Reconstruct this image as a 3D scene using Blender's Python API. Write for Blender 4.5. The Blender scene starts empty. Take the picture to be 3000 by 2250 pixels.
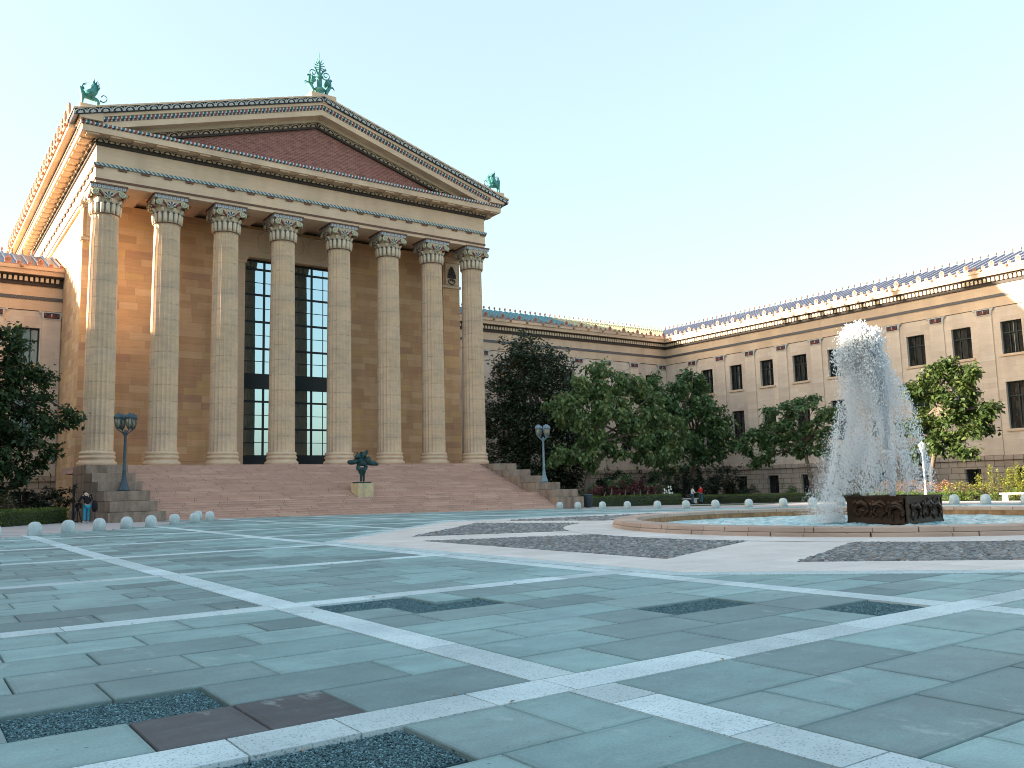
import bpy, bmesh, math, random
import numpy as np
from math import sin, cos, pi, radians, sqrt, floor
from mathutils import Vector, Matrix
random.seed(7); RNG = np.random.default_rng(11)
SC = bpy.context.scene
COL = SC.collection

# ------------------------------------------------------------------ helpers
class MB:
    """collects geometry and links it as ONE mesh object"""
    def __init__(s): s.v=[]; s.f=[]; s.m=[]; s.c=[]; s.col=None
    def add(s, vs, fs, m=0):
        b=len(s.v); s.v.extend(vs)
        for f in fs: s.f.append(tuple(b+i for i in f)); s.m.append(m); s.c.append(s.col)
    def box(s,x0,x1,y0,y1,z0,z1,m=0):
        if x0>x1: x0,x1=x1,x0
        if y0>y1: y0,y1=y1,y0
        s.add([(x0,y0,z0),(x1,y0,z0),(x1,y1,z0),(x0,y1,z0),(x0,y0,z1),(x1,y0,z1),(x1,y1,z1),(x0,y1,z1)],
              [(0,3,2,1),(4,5,6,7),(0,1,5,4),(1,2,6,5),(2,3,7,6),(3,0,4,7)],m)
    def quad(s,a,b,c,d,m=0): s.add([a,b,c,d],[(0,1,2,3)],m)
    def poly(s,pts,m=0): s.add(list(pts),[tuple(range(len(pts)))],m)
    def prism_y(s,pts,y0,y1,m=0):
        """polygon in XZ extruded along Y"""
        n=len(pts); vs=[(x,y0,z) for x,z in pts]+[(x,y1,z) for x,z in pts]
        fs=[tuple(range(n)),tuple(range(2*n-1,n-1,-1))]+[(i,n+i,n+(i+1)%n,(i+1)%n) for i in range(n)]
        s.add(vs,fs,m)
    def prism_z(s,pts,z0,z1,m=0):
        n=len(pts); vs=[(x,y,z0) for x,y in pts]+[(x,y,z1) for x,y in pts]
        fs=[tuple(range(n-1,-1,-1)),tuple(range(n,2*n))]+[(i,(i+1)%n,n+(i+1)%n,n+i) for i in range(n)]
        s.add(vs,fs,m)
    def lathe(s,prof,n=24,c=(0,0,0),m=0,cap=True,sx=1,sy=1):
        b=len(s.v); k=len(prof)
        vs=[(c[0]+r*cos(2*pi*i/n)*sx,c[1]+r*sin(2*pi*i/n)*sy,c[2]+z) for r,z in prof for i in range(n)]
        fs=[(j*n+i,j*n+(i+1)%n,(j+1)*n+(i+1)%n,(j+1)*n+i) for j in range(k-1) for i in range(n)]
        if cap: fs+= [tuple(range(n-1,-1,-1)), tuple((k-1)*n+i for i in range(n))]
        s.add(vs,fs,m)
    def tube(s,path,rad,n=8,m=0,cap=True):
        P=[Vector(p) for p in path]; k=len(P)
        if not hasattr(rad,'__len__'): rad=[rad]*k
        vs=[]; prev=None
        for i,p in enumerate(P):
            t=(P[min(i+1,k-1)]-P[max(i-1,0)])
            t=t.normalized() if t.length>1e-9 else Vector((0,0,1))
            if prev is None:
                a=Vector((0,0,1)) if abs(t.z)<.9 else Vector((1,0,0)); u=t.cross(a).normalized()
            else:
                u=(prev-t*prev.dot(t)); u=u.normalized() if u.length>1e-6 else t.orthogonal().normalized()
            prev=u; w=t.cross(u)
            for j in range(n):
                a=2*pi*j/n; q=p+(u*cos(a)+w*sin(a))*rad[i]; vs.append(tuple(q))
        fs=[(i*n+j,i*n+(j+1)%n,(i+1)*n+(j+1)%n,(i+1)*n+j) for i in range(k-1) for j in range(n)]
        if cap: fs+=[tuple(range(n-1,-1,-1)),tuple((k-1)*n+j for j in range(n))]
        s.add(vs,fs,m)
    def ball(s,c,r,n=10,k=7,m=0):
        if not hasattr(r,'__len__'): r=(r,r,r)
        prof=[(max(1e-4,sin(pi*i/k)),-cos(pi*i/k)) for i in range(k+1)]
        vs=[(c[0]+q*cos(2*pi*i/n)*r[0],c[1]+q*sin(2*pi*i/n)*r[1],c[2]+z*r[2]) for q,z in prof for i in range(n)]
        fs=[(j*n+i,j*n+(i+1)%n,(j+1)*n+(i+1)%n,(j+1)*n+i) for j in range(k) for i in range(n)]
        s.add(vs,fs,m)
    def xf(s,M,start=0):
        for i in range(start,len(s.v)): s.v[i]=tuple(M@Vector(s.v[i]))
    def build(s,name,mats,parent=None,smooth=False,loc=(0,0,0),origin=None,rotz=0):
        """origin: world point subtracted from the vertices (geometry given in world space)"""
        if not isinstance(mats,(list,tuple)): mats=[mats]
        me=bpy.data.meshes.new(name)
        vs=s.v
        if origin is not None: vs=[(a-origin[0],b-origin[1],c-origin[2]) for a,b,c in vs]
        me.from_pydata(vs,[],s.f)
        for m in mats: me.materials.append(m)
        if len(mats)>1: me.polygons.foreach_set('material_index',s.m)
        if smooth: me.polygons.foreach_set('use_smooth',[True]*len(s.f))
        if any(c is not None for c in s.c):
            at=me.color_attributes.new('tone','FLOAT_COLOR','CORNER')
            buf=[]
            for f,c in zip(s.f,s.c): buf.extend(list(c)*len(f))
            at.data.foreach_set('color',buf)
        me.update()
        o=bpy.data.objects.new(name,me); COL.objects.link(o); o.location=loc; o.rotation_euler=(0,0,rotz)
        if parent is not None: o.parent=parent
        return o

def npmesh(name,V,F,mats,parent=None,smooth=False,loc=(0,0,0),tone=None):
    """fast mesh from numpy arrays: V (n,3), F (m,k) with constant k; tone per face (m,4)"""
    me=bpy.data.meshes.new(name); V=np.asarray(V,float); F=np.asarray(F,np.int32); k=F.shape[1]
    me.vertices.add(len(V)); me.vertices.foreach_set('co',V.ravel())
    me.loops.add(F.size); me.loops.foreach_set('vertex_index',F.ravel())
    me.polygons.add(len(F)); me.polygons.foreach_set('loop_start',np.arange(0,F.size,k,dtype=np.int32))
    try: me.polygons.foreach_set('loop_total',np.full(len(F),k,dtype=np.int32))
    except Exception: pass
    if smooth: me.polygons.foreach_set('use_smooth',np.ones(len(F),bool))
    if not isinstance(mats,(list,tuple)): mats=[mats]
    for m in mats: me.materials.append(m)
    if tone is not None:
        at=me.color_attributes.new('tone','FLOAT_COLOR','CORNER'); at.data.foreach_set('color',np.repeat(np.asarray(tone,float),k,axis=0).ravel())
    me.update(calc_edges=True)
    o=bpy.data.objects.new(name,me); COL.objects.link(o); o.location=loc
    if parent is not None: o.parent=parent
    return o

def tag(o,label=None,cat=None,group=None,kind=None):
    if label: o['label']=label
    if cat: o['category']=cat
    if group: o['group']=group
    if kind: o['kind']=kind
    return o
def thing(name,label,cat,loc=(0,0,0),group=None,rotz=0):
    o=bpy.data.objects.new(name,None); o.empty_display_size=.3; COL.objects.link(o); o.location=loc; o.rotation_euler=(0,0,rotz)
    return tag(o,label,cat,group)
def dup(o,loc=None,parent=None,label=None,rotz=None,scale=None,group=None):
    c=o.copy(); COL.objects.link(c)
    if loc is not None: c.location=loc
    if rotz is not None: c.rotation_euler=(0,0,rotz)
    if scale is not None: c.scale=scale
    if parent is not None: c.parent=parent
    if label: c['label']=label
    if group: c['group']=group
    for ch in list(o.children): dup(ch,parent=c)
    return c

def skin_data(pts,edges,rad,sub=1,root=0):
    """one continuous surface grown round a skeleton"""
    me=bpy.data.meshes.new('sk'); me.from_pydata(pts,edges,[]); o=bpy.data.objects.new('sk',me); COL.objects.link(o)
    o.modifiers.new('s','SKIN'); me.skin_vertices or me.attributes
    for i,r in enumerate(rad):
        sv=me.skin_vertices[0].data[i]; sv.radius=(r,r) if not hasattr(r,'__len__') else r; sv.use_root=(i==root)
    if sub:
        m=o.modifiers.new('u','SUBSURF'); m.levels=sub; m.render_levels=sub
    dg=bpy.context.evaluated_depsgraph_get(); me2=bpy.data.meshes.new_from_object(o.evaluated_get(dg))
    bpy.data.objects.remove(o); bpy.data.meshes.remove(me)
    me2.polygons.foreach_set('use_smooth',[True]*len(me2.polygons))
    return me2
def skin(name,pts,edges,rad,mat,parent=None,sub=1,loc=(0,0,0)):
    me=skin_data(pts,edges,rad,sub); me.name=name; me.materials.clear(); me.materials.append(mat)
    o=bpy.data.objects.new(name,me); COL.objects.link(o); o.location=loc
    if parent is not None: o.parent=parent
    return o
def mb_add_mesh(mb,me,M=None,m=0):
    vs=[tuple((M@v.co) if M else v.co) for v in me.vertices]; mb.add(vs,[tuple(p.vertices) for p in me.polygons],m)

def gz(x,y):
    """level of the paving: it falls gently towards the far right for drainage"""
    t=min(1,max(0,(y-20)/38)); t=t*t*(3-2*t)
    return -0.0105*(max(-25,min(x,56))-19)*t

# ------------------------------------------------------------------ materials
def srgb(r,g,b):
    f=lambda c:(c/255/12.92) if c/255<=.04045 else ((c/255+.055)/1.055)**2.4
    return (f(r),f(g),f(b),1)
class NT:
    def __init__(s,name):
        s.mat=bpy.data.materials.new(name); s.mat.use_nodes=True; s.t=s.mat.node_tree; s.t.nodes.clear()
        s.out=s.n('ShaderNodeOutputMaterial'); s.bsdf=s.n('ShaderNodeBsdfPrincipled'); s.t.links.new(s.bsdf.outputs[0],s.out.inputs[0])
    def n(s,typ,ins=None,**props):
        nd=s.t.nodes.new(typ)
        for k,v in props.items(): setattr(nd,k,v)
        for k,v in (ins or {}).items(): s.set(nd.inputs[k],v)
        return nd
    def set(s,inp,v):
        if isinstance(v,bpy.types.NodeSocket): s.t.links.new(v,inp)
        elif isinstance(v,bpy.types.Node): s.t.links.new(v.outputs[0],inp)
        else: inp.default_value=v
    def p(s,**kw):
        for k,v in kw.items(): s.set(s.bsdf.inputs[k.replace('_',' ')],v)
    def m(s,op,a,b=0,c=None):
        d={0:a,1:b}
        if c is not None: d[2]=c
        return s.n('ShaderNodeMath',d,operation=op).outputs[0]
    def mix(s,f,a,b,bt='MIX'):
        nd=s.t.nodes.new('ShaderNodeMix'); nd.data_type='RGBA'; nd.blend_type=bt
        s.set(nd.inputs[0],f); s.set(nd.inputs[6],a); s.set(nd.inputs[7],b); return nd.outputs[2]
    def ramp(s,f,stops,interp='LINEAR'):
        nd=s.t.nodes.new('ShaderNodeValToRGB'); cr=nd.color_ramp; cr.interpolation=interp
        while len(cr.elements)<len(stops): cr.elements.new(.5)
        for e,(p,c) in zip(cr.elements,stops): e.position=p; e.color=c if len(c)==4 else (*c,1)
        s.set(nd.inputs[0],f); return nd.outputs[0]
    def noise(s,vec,scale,detail=4,rough=.6):
        return s.n('ShaderNodeTexNoise',{'Vector':vec,'Scale':scale,'Detail':detail,'Roughness':rough}).outputs[0]
    def obj(s): return s.n('ShaderNodeTexCoord').outputs['Object']
    def sep(s,v):
        nd=s.n('ShaderNodeSeparateXYZ',{0:v}); return nd.outputs
    def comb(s,x,y,z): return s.n('ShaderNodeCombineXYZ',{0:x,1:y,2:z}).outputs[0]
    def vscale(s,v,sc): return s.n('ShaderNodeVectorMath',{0:v,1:sc},operation='MULTIPLY').outputs[0]
    def bump(s,h,strength=.3,dist=.02):
        nd=s.n('ShaderNodeBump',{'Height':h,'Strength':strength,'Distance':dist}); s.set(s.bsdf.inputs['Normal'],nd.outputs[0])
def mul(c,k): return (c[0]*k,c[1]*k,c[2]*k,1)

def plain(name,c,rough=.7,var=.25,scale=6,metal=0,bump=0,spec=.3):
    t=NT(name); o=t.obj(); f=t.noise(o,scale)
    t.p(Base_Color=t.mix(f,mul(c,1-var),mul(c,1+var)),Roughness=rough,Metallic=metal,Specular_IOR_Level=spec)
    if bump: t.bump(t.noise(o,scale*6),bump)
    return t.mat
def ashlar(name,cols,h=.55,L=1.25,joint=.012,jd=.72,grain=.22,seed=0.0,stain=.18,bumpy=.25):
    """coursed sandstone blocks, each block its own tone, with bedding streaks"""
    t=NT(name); o=t.obj(); X,Y,Z=t.sep(o)
    nx,ny,nz=t.sep(t.n('ShaderNodeNewGeometry').outputs['True Normal'])
    fac=t.m('GREATER_THAN',t.m('ABSOLUTE',nx),.7)
    u=t.m('ADD',t.m('MULTIPLY',fac,Y),t.m('MULTIPLY',t.m('SUBTRACT',1,fac),X))
    zz=t.m('DIVIDE',Z,h); row=t.m('FLOOR',zz); fz=t.m('FRACT',zz)
    r1=t.n('ShaderNodeTexWhiteNoise',{'W':t.m('ADD',row,seed+.37)},noise_dimensions='1D').outputs[0]
    Lr=t.m('MULTIPLY_ADD',r1,.7*L,.65*L)
    us=t.m('ADD',t.m('DIVIDE',u,Lr),t.m('MULTIPLY',r1,17.3)); cl=t.m('FLOOR',us); fu=t.m('FRACT',us)
    rn=t.n('ShaderNodeTexWhiteNoise',{'Vector':t.comb(row,cl,seed)},noise_dimensions='3D')
    k=len(cols); base=t.ramp(rn.outputs[0],[((i+.5)/k,c) for i,c in enumerate(cols)])
    ez=t.m('MULTIPLY',t.m('MINIMUM',fz,t.m('SUBTRACT',1,fz)),h); eu=t.m('MULTIPLY',t.m('MINIMUM',fu,t.m('SUBTRACT',1,fu)),Lr)
    jm=t.m('LESS_THAN',t.m('MINIMUM',ez,eu),joint)
    st=t.noise(t.vscale(o,(.5,.5,5.5)),1.3,6,.65)
    c=t.mix(t.m('MULTIPLY',st,1),mul((1,1,1),1-grain),mul((1,1,1),1+grain)); c=t.mix(1,base,c,'MULTIPLY')
    big=t.noise(t.vscale(o,(.16,.16,.07)),1.0,4,.6)
    bm=t.ramp(big,[(.38,(1-stain,1-stain,1-stain*.9,1)),(.62,(1.06,1.05,1.03,1))]); c=t.mix(1,c,bm,'MULTIPLY')
    vs_=t.noise(t.vscale(o,(.45,.45,.05)),1.0,3,.55); c=t.mix(1,c,t.ramp(vs_,[(.36,(.90,.885,.88,1)),(.58,(1.02,1.02,1.02,1))]),'MULTIPLY')
    c=t.mix(jm,c,t.mix(1,c,(jd,jd,jd*.97,1),'MULTIPLY'))
    t.p(Base_Color=c,Roughness=.88,Specular_IOR_Level=.2)
    t.bump(t.m('SUBTRACT',t.noise(o,9,5,.7),t.m('MULTIPLY',jm,.6)),bumpy,.02)
    return t.mat

# sandstone families (real colours, not sunlit ones)
SA=(.71,.44,.245); SB=(.75,.50,.29); SC_=(.63,.375,.21); SD=(.56,.32,.20); SE=(.72,.475,.23)
M={}
M['temple_wall']=ashlar('temple_sandstone',[SC_,SA,SB,SD,SE,SC_,SA,SB],.64,2.0,.010,.75,.2,1.0)
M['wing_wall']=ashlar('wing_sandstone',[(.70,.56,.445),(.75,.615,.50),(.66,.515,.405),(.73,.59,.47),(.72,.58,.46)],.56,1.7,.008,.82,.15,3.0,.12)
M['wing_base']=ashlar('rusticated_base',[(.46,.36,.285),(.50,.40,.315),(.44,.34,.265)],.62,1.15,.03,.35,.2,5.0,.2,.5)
M['trim']=ashlar('smooth_sandstone',[(.69,.50,.345),(.73,.53,.37),(.70,.515,.36)],50,2.6,.006,.85,.2,2.0,.1,.15)
M['pilaster']=ashlar('pilaster_sandstone',[(.69,.555,.44),(.74,.605,.49),(.66,.52,.41)],.56,6,.007,.82,.14,4.0,.1)
def column_mat():
    t=NT('column_sandstone'); o=t.obj(); X,Y,Z=t.sep(o)
    zz=t.m('DIVIDE',Z,1.32); row=t.m('FLOOR',zz); fz=t.m('FRACT',zz)
    info=t.n('ShaderNodeObjectInfo').outputs['Random']
    rn=t.n('ShaderNodeTexWhiteNoise',{'Vector':t.comb(row,t.m('MULTIPLY',info,31.7),0)},noise_dimensions='3D').outputs[0]
    base=t.ramp(rn,[(0,(.645,.475,.335,1)),(.5,(.70,.515,.365,1)),(1,(.675,.49,.33,1))])
    st=t.noise(t.vscale(o,(1.2,1.2,9)),1.2,6,.7); c=t.mix(1,base,t.mix(st,(.78,.78,.78,1),(1.2,1.19,1.16,1)),'MULTIPLY')
    bl=t.noise(t.vscale(o,(.6,.6,.9)),1.1,3); c=t.mix(1,c,t.ramp(bl,[(.35,(.86,.87,.9,1)),(.6,(1.05,1.04,1.0,1))]),'MULTIPLY')
    e=t.m('MULTIPLY',t.m('MINIMUM',fz,t.m('SUBTRACT',1,fz)),1.32)
    jm=t.m('SUBTRACT',1,t.m('MINIMUM',1,t.m('DIVIDE',e,.075))); wear=t.noise(t.vscale(o,(2,2,.3)),2,3); jm=t.m('MULTIPLY',jm,t.ramp(wear,[(.4,(0,0,0,1)),(.62,(1,1,1,1))]))
    c=t.mix(jm,c,t.mix(1,c,(.62,.62,.66,1),'MULTIPLY'))
    t.p(Base_Color=c,Roughness=.9,Specular_IOR_Level=.2); t.bump(t.noise(o,12,5,.7),.25,.02); return t.mat
M['column']=column_mat()
def step_mat():
    t=NT('worn_pink_steps'); o=t.obj(); X,Y,Z=t.sep(o)
    row=t.m('FLOOR',t.m('DIVIDE',t.m('ADD',Z,.002),.1542)); r1=t.n('ShaderNodeTexWhiteNoise',{'W':row},noise_dimensions='1D').outputs[0]
    us=t.m('ADD',t.m('DIVIDE',X,2.3),t.m('MULTIPLY',r1,13)); cl=t.m('FLOOR',us); fu=t.m('FRACT',us)
    rn=t.n('ShaderNodeTexWhiteNoise',{'Vector':t.comb(row,cl,0)},noise_dimensions='3D').outputs[0]
    c=t.ramp(rn,[(0,(.50,.33,.26,1)),(.4,(.58,.39,.31,1)),(.7,(.54,.355,.285,1)),(1,(.63,.44,.35,1))])
    st=t.noise(t.vscale(o,(.5,.5,2)),2.2,6,.7); c=t.mix(1,c,t.mix(st,(.72,.72,.74,1),(1.25,1.24,1.22,1)),'MULTIPLY')
    rp=t.noise(t.vscale(o,(.45,.3,4)),1.0,3); c=t.mix(t.ramp(rp,[(.63,(0,0,0,1)),(.70,(.6,.6,.6,1))]),c,(.60,.45,.33,1))
    jm=t.m('LESS_THAN',t.m('MINIMUM',fu,t.m('SUBTRACT',1,fu)),.006); c=t.mix(jm,c,(.12,.08,.06,1))
    dk=t.noise(t.vscale(o,(1.5,1.5,6)),1.7,4); c=t.mix(t.ramp(dk,[(.66,(0,0,0,1)),(.72,(.7,.7,.7,1))]),c,mul((.5,.3,.22),.4))
    t.p(Base_Color=c,Roughness=.85,Specular_IOR_Level=.2); t.bump(t.noise(o,7,5,.7),.4,.03); return t.mat
M['steps']=step_mat()
def granite(name,c1,c2,streak=.5,sp=60):
    t=NT(name); o=t.obj(); f=t.noise(o,sp,2,.5); c=t.mix(t.ramp(f,[(.35,(0,0,0,1)),(.65,(1,1,1,1))]),mul(c1,1),mul(c2,1))
    s2=t.noise(t.vscale(o,(1.2,1.2,.35)),1.4,5,.65); c=t.mix(1,c,t.ramp(s2,[(.3,(1-streak,1-streak,1-streak,1)),(.6,(1.08,1.07,1.05,1))]),'MULTIPLY')
    t.p(Base_Color=c,Roughness=.8,Specular_IOR_Level=.25); t.bump(f,.2,.01); return t.mat
M['cheek']=granite('weathered_cheek_granite',(.27,.20,.155),(.36,.275,.215),.5,22)
M['bollard']=granite('pale_bollard_granite',(.36,.44,.45),(.62,.68,.68),.12,45)
def granite_toned(name,c1,c2,sp):
    t=NT(name); o=t.obj(); a=t.n('ShaderNodeVertexColor',layer_name='tone').outputs[0]; f=t.noise(o,sp,3,.6)
    c=t.mix(t.ramp(f,[(.33,(0,0,0,1)),(.45,(1,1,1,1))]),(*c1,1),(*c2,1)); c=t.mix(1,c,a,'MULTIPLY')
    s2=t.noise(o,.9,5,.65); c=t.mix(1,c,t.ramp(s2,[(.32,(.80,.82,.83,1)),(.6,(1.04,1.04,1.03,1))]),'MULTIPLY')
    d=t.noise(o,2.6,4,.7); c=t.mix(t.ramp(d,[(.66,(0,0,0,1)),(.73,(.45,.45,.45,1))]),c,(.20,.24,.25,1))
    t.p(Base_Color=c,Roughness=.8,Specular_IOR_Level=.25); t.bump(f,.2,.01); return t.mat
M['bandstone']=granite_toned('speckled_granite_band_stones',(.26,.34,.36),(.60,.71,.72),60)
M['band']=granite('speckled_granite_band',(.34,.43,.45),(.56,.66,.67),.2,38)
M['coping']=ashlar('pool_coping_stone',[(.53,.40,.325),(.58,.45,.37),(.49,.37,.30)],50,1.9,.012,.5,.25,6.0,.2,.4)
M['poolwall']=granite('ochre_pool_wall',(.30,.17,.085),(.42,.25,.13),.4,5)
def slab_mat():
    t=NT('bluestone_slabs'); o=t.obj(); a=t.n('ShaderNodeVertexColor',layer_name='tone').outputs[0]
    f=t.noise(o,.9,8,.68); c=t.mix(1,a,t.ramp(f,[(.28,(.70,.71,.72,1)),(.5,(.98,.98,.98,1)),(.72,(1.24,1.22,1.20,1))]),'MULTIPLY')
    g=t.noise(o,55,2,.6); c=t.mix(1,c,t.mix(g,(.72,.72,.72,1),(1.28,1.28,1.28,1)),'MULTIPLY')
    w=t.n('ShaderNodeTexWave',{'Vector':t.vscale(o,(1,1.6,1)),'Scale':.55,'Distortion':9,'Detail':3,'Detail Scale':1.2},wave_type='RINGS').outputs['Fac']
    c=t.mix(t.m('MULTIPLY',w,.10),c,(.16,.17,.18,1))
    d=t.noise(o,3.7,4,.7); c=t.mix(t.ramp(d,[(.67,(0,0,0,1)),(.73,(.6,.6,.6,1))]),c,(.08,.10,.105,1))
    d2=t.noise(t.vscale(o,(.7,1.6,1)),1.7,6,.75); c=t.mix(t.ramp(d2,[(.52,(0,0,0,1)),(.66,(.38,.38,.38,1))]),c,(.15,.19,.195,1))
    d3=t.noise(o,17,2,.5); c=t.mix(t.ramp(d3,[(.735,(0,0,0,1)),(.75,(.8,.8,.8,1))]),c,(.05,.06,.06,1))
    d4=t.noise(t.vscale(o,(1.1,.6,1)),2.4,5,.7); c=t.mix(t.ramp(d4,[(.60,(0,0,0,1)),(.70,(.35,.35,.35,1))]),c,(.47,.56,.54,1))
    t.p(Base_Color=c,Roughness=t.m('MULTIPLY_ADD',f,.25,.5),Specular_IOR_Level=.35); t.bump(t.noise(o,26,5,.7),.25,.012); return t.mat
M['slab']=slab_mat()
M['grit_base']=plain('packed_blue_grit',(.05,.095,.11),.95,.4,40)
M['joint']=plain('dark_joint_grit',(.045,.05,.05),.95,.4,20)
def toned(name,rough=.7,var=.2,sc=30,spec=.3):
    t=NT(name); o=t.obj(); a=t.n('ShaderNodeVertexColor',layer_name='tone').outputs[0]
    c=t.mix(1,a,t.mix(t.noise(o,sc),(1-var,1-var,1-var,1),(1+var,1+var,1+var,1)),'MULTIPLY'); t.p(Base_Color=c,Roughness=rough,Specular_IOR_Level=spec); return t.mat
M['pebble']=toned('river_pebbles',.6)
M['grit']=toned('crushed_bluestone',.8)
def cream_mat():
    t=NT('cream_limestone_paving'); o=t.obj(); f=t.noise(o,.8,6,.65)
    br=t.n('ShaderNodeTexBrick',{'Vector':o,'Color1':(.60,.555,.51,1),'Color2':(.68,.635,.585,1),'Mortar':(.36,.33,.30,1),'Scale':1,'Mortar Size':.007,'Brick Width':2.4,'Row Height':.95},offset=.5).outputs[0]
    c=t.mix(1,br,t.ramp(f,[(.3,(.88,.87,.86,1)),(.7,(1.07,1.07,1.07,1))]),'MULTIPLY')
    g=t.noise(t.vscale(o,(1,1,1)),2.1,4); c=t.mix(t.ramp(g,[(.66,(0,0,0,1)),(.74,(.4,.4,.4,1))]),c,(.34,.32,.31,1))
    t.p(Base_Color=c,Roughness=.7,Specular_IOR_Level=.3); t.bump(t.noise(o,30),.15,.01); return t.mat
M['cream']=cream_mat()
def side_mat():
    t=NT('pink_grey_walk'); o=t.obj(); X,Y,Z=t.sep(o)
    w=t.m('FRACT',t.m('DIVIDE',t.m('ADD',X,Y),1.9)); c=t.mix(t.m('GREATER_THAN',w,.55),(.50,.40,.37,1),(.30,.33,.34,1))
    c=t.mix(1,c,t.mix(t.noise(o,2.2,5),(.8,.8,.8,1),(1.2,1.2,1.2,1)),'MULTIPLY'); t.p(Base_Color=c,Roughness=.8); return t.mat
M['walk']=side_mat()
M['soil']=plain('garden_soil_and_ground_ivy',(.022,.028,.014),.95,.6,3,bump=.5)
M['grass']=plain('short_lawn',(.055,.085,.02),.9,.5,14,bump=.6)
# painted terracotta
M['navy']=plain('navy_glaze',(.028,.030,.048),.45,.3)
M['white_terra']=plain('white_terracotta',(.60,.59,.54),.5,.15)
M['teal']=plain('teal_glaze',(.03,.14,.17),.4,.3)
M['redp']=plain('red_glaze',(.28,.075,.05),.5,.3)
M['darkbrown']=plain('dark_brown_terracotta',(.055,.042,.036),.7,.4)
M['fan_brown']=plain('umber_terracotta',(.54,.42,.30),.7,.35)
M['maroon']=plain('maroon_bead',(.15,.075,.05),.6,.35,30)
M['green_p']=plain('pale_green_glaze',(.48,.45,.32),.5,.2)
M['cream_p']=plain('cream_terracotta',(.66,.53,.38),.55,.18,9)
M['blue_p']=plain('blue_glaze',(.09,.17,.20),.45,.25)
M['abacus_p']=None
def meander():
    t=NT('painted_meander'); o=t.obj(); X,Y,Z=t.sep(o); q=t.m('ADD',X,Y)
    f=t.m('FRACT',t.m('DIVIDE',q,.30)); g=t.m('FRACT',t.m('DIVIDE',t.m('ADD',Z,.0),.24))
    a=t.m('LESS_THAN',t.m('ABSOLUTE',t.m('SUBTRACT',f,.35)),.13); b=t.m('LESS_THAN',t.m('ABSOLUTE',t.m('SUBTRACT',g,.5)),.2)
    e=t.m('GREATER_THAN',f,.78); m=t.m('MAXIMUM',t.m('MULTIPLY',a,b),e)
    t.p(Base_Color=t.mix(m,(.44,.45,.46,1),(.13,.16,.19,1)),Roughness=.5); return t.mat
M['abacus_p']=meander()
def stripes(name,ca,cb,per,slant,cc=None):
    """painted moulding: slanted stripes running along it"""
    t=NT(name); o=t.obj(); X,Y,Z=t.sep(o); q=t.m('ADD',t.m('ADD',X,Y),t.m('MULTIPLY',Z,slant)); f=t.m('FRACT',t.m('DIVIDE',q,per))
    if cc is None: c=t.mix(t.m('GREATER_THAN',f,.5),ca,cb)
    else: c=t.ramp(f,[(0,ca),(.32,cc),(.5,cb),(.82,cc)],'CONSTANT')
    t.p(Base_Color=c,Roughness=.5); return t.mat
M['rope']=stripes('teal_white_rope_moulding',(.055,.115,.125,1),(.44,.48,.45,1),.34,1.2)
M['bead']=stripes('teal_red_white_beads',(.02,.13,.18,1),(.30,.08,.055,1),.62,0,(.62,.60,.54,1))
M['bead2']=stripes('dark_red_navy_beads',(.022,.03,.06,1),(.16,.045,.035,1),.62,0,(.45,.40,.33,1))
M['guilloche']=stripes('dark_guilloche_band',(.040,.040,.048,1),(.13,.125,.13,1),.30,1.5)
def brick_mat():
    t=NT('dark_red_tympanum_brick'); o=t.obj(); X,Y,Z=t.sep(o); v=t.comb(X,Z,0)
    c=t.n('ShaderNodeTexBrick',{'Vector':v,'Color1':(.22,.078,.06,1),'Color2':(.31,.125,.10,1),'Mortar':(.40,.26,.22,1),'Scale':1,'Mortar Size':.012,'Brick Width':.42,'Row Height':.135},offset=.5).outputs[0]
    f=t.noise(t.vscale(o,(.8,1,2.4)),1.6,6,.7); c=t.mix(1,c,t.ramp(f,[(.3,(.7,.66,.66,1)),(.7,(1.3,1.28,1.28,1))]),'MULTIPLY')
    e=t.noise(t.vscale(o,(.5,1,9)),2.2,5,.7); c=t.mix(t.ramp(e,[(.60,(0,0,0,1)),(.70,(.45,.45,.45,1))]),c,(.42,.30,.26,1))
    t.p(Base_Color=c,Roughness=.9); return t.mat
M['brick']=brick_mat()
def verdigris(name,c1,c2):
    t=NT(name); o=t.obj(); f=t.noise(o,2.6,5,.65); t.p(Base_Color=t.mix(t.ramp(f,[(.35,(0,0,0,1)),(.65,(1,1,1,1))]),(*c1,1),(*c2,1)),Roughness=.6,Metallic=.25); return t.mat
M['verdigris']=verdigris('verdigris_bronze',(.03,.15,.135),(.10,.34,.30))
M['bronze']=verdigris('dark_green_bronze',(.006,.018,.018),(.02,.085,.085))
def relief_mat():
    t=NT('black_brown_cast_bronze'); o=t.obj(); f=t.noise(o,3,5); t.p(Base_Color=t.mix(f,(.016,.010,.007,1),(.06,.035,.022,1)),Roughness=.38,Metallic=.6,Specular_IOR_Level=.5); t.bump(t.noise(o,9,4),.3,.03); return t.mat
M['relief']=relief_mat()
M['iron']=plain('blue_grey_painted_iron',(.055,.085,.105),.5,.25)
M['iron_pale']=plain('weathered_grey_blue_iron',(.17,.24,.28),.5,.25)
M['iron_white']=plain('cream_painted_post',(.62,.56,.50),.5,.1)
M['lampglass']=plain('amber_lamp_glass',(.22,.20,.13),.2,.2,spec=.5)
M['frame']=plain('dark_window_steel',(.010,.018,.021),.4,.3)
M['frame_green']=plain('dark_green_window_frame',(.018,.035,.038),.5,.3)
def glass(name,metal,c,rough=.02):
    t=NT(name); o=t.obj(); w=t.noise(o,.5,2); t.p(Base_Color=(*c,1),Roughness=rough,Metallic=metal,Specular_IOR_Level=.6); t.bump(w,.012,.2); return t.mat
M['mirror_glass']=glass('sky_reflecting_glass',.92,(.42,.55,.58))
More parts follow.
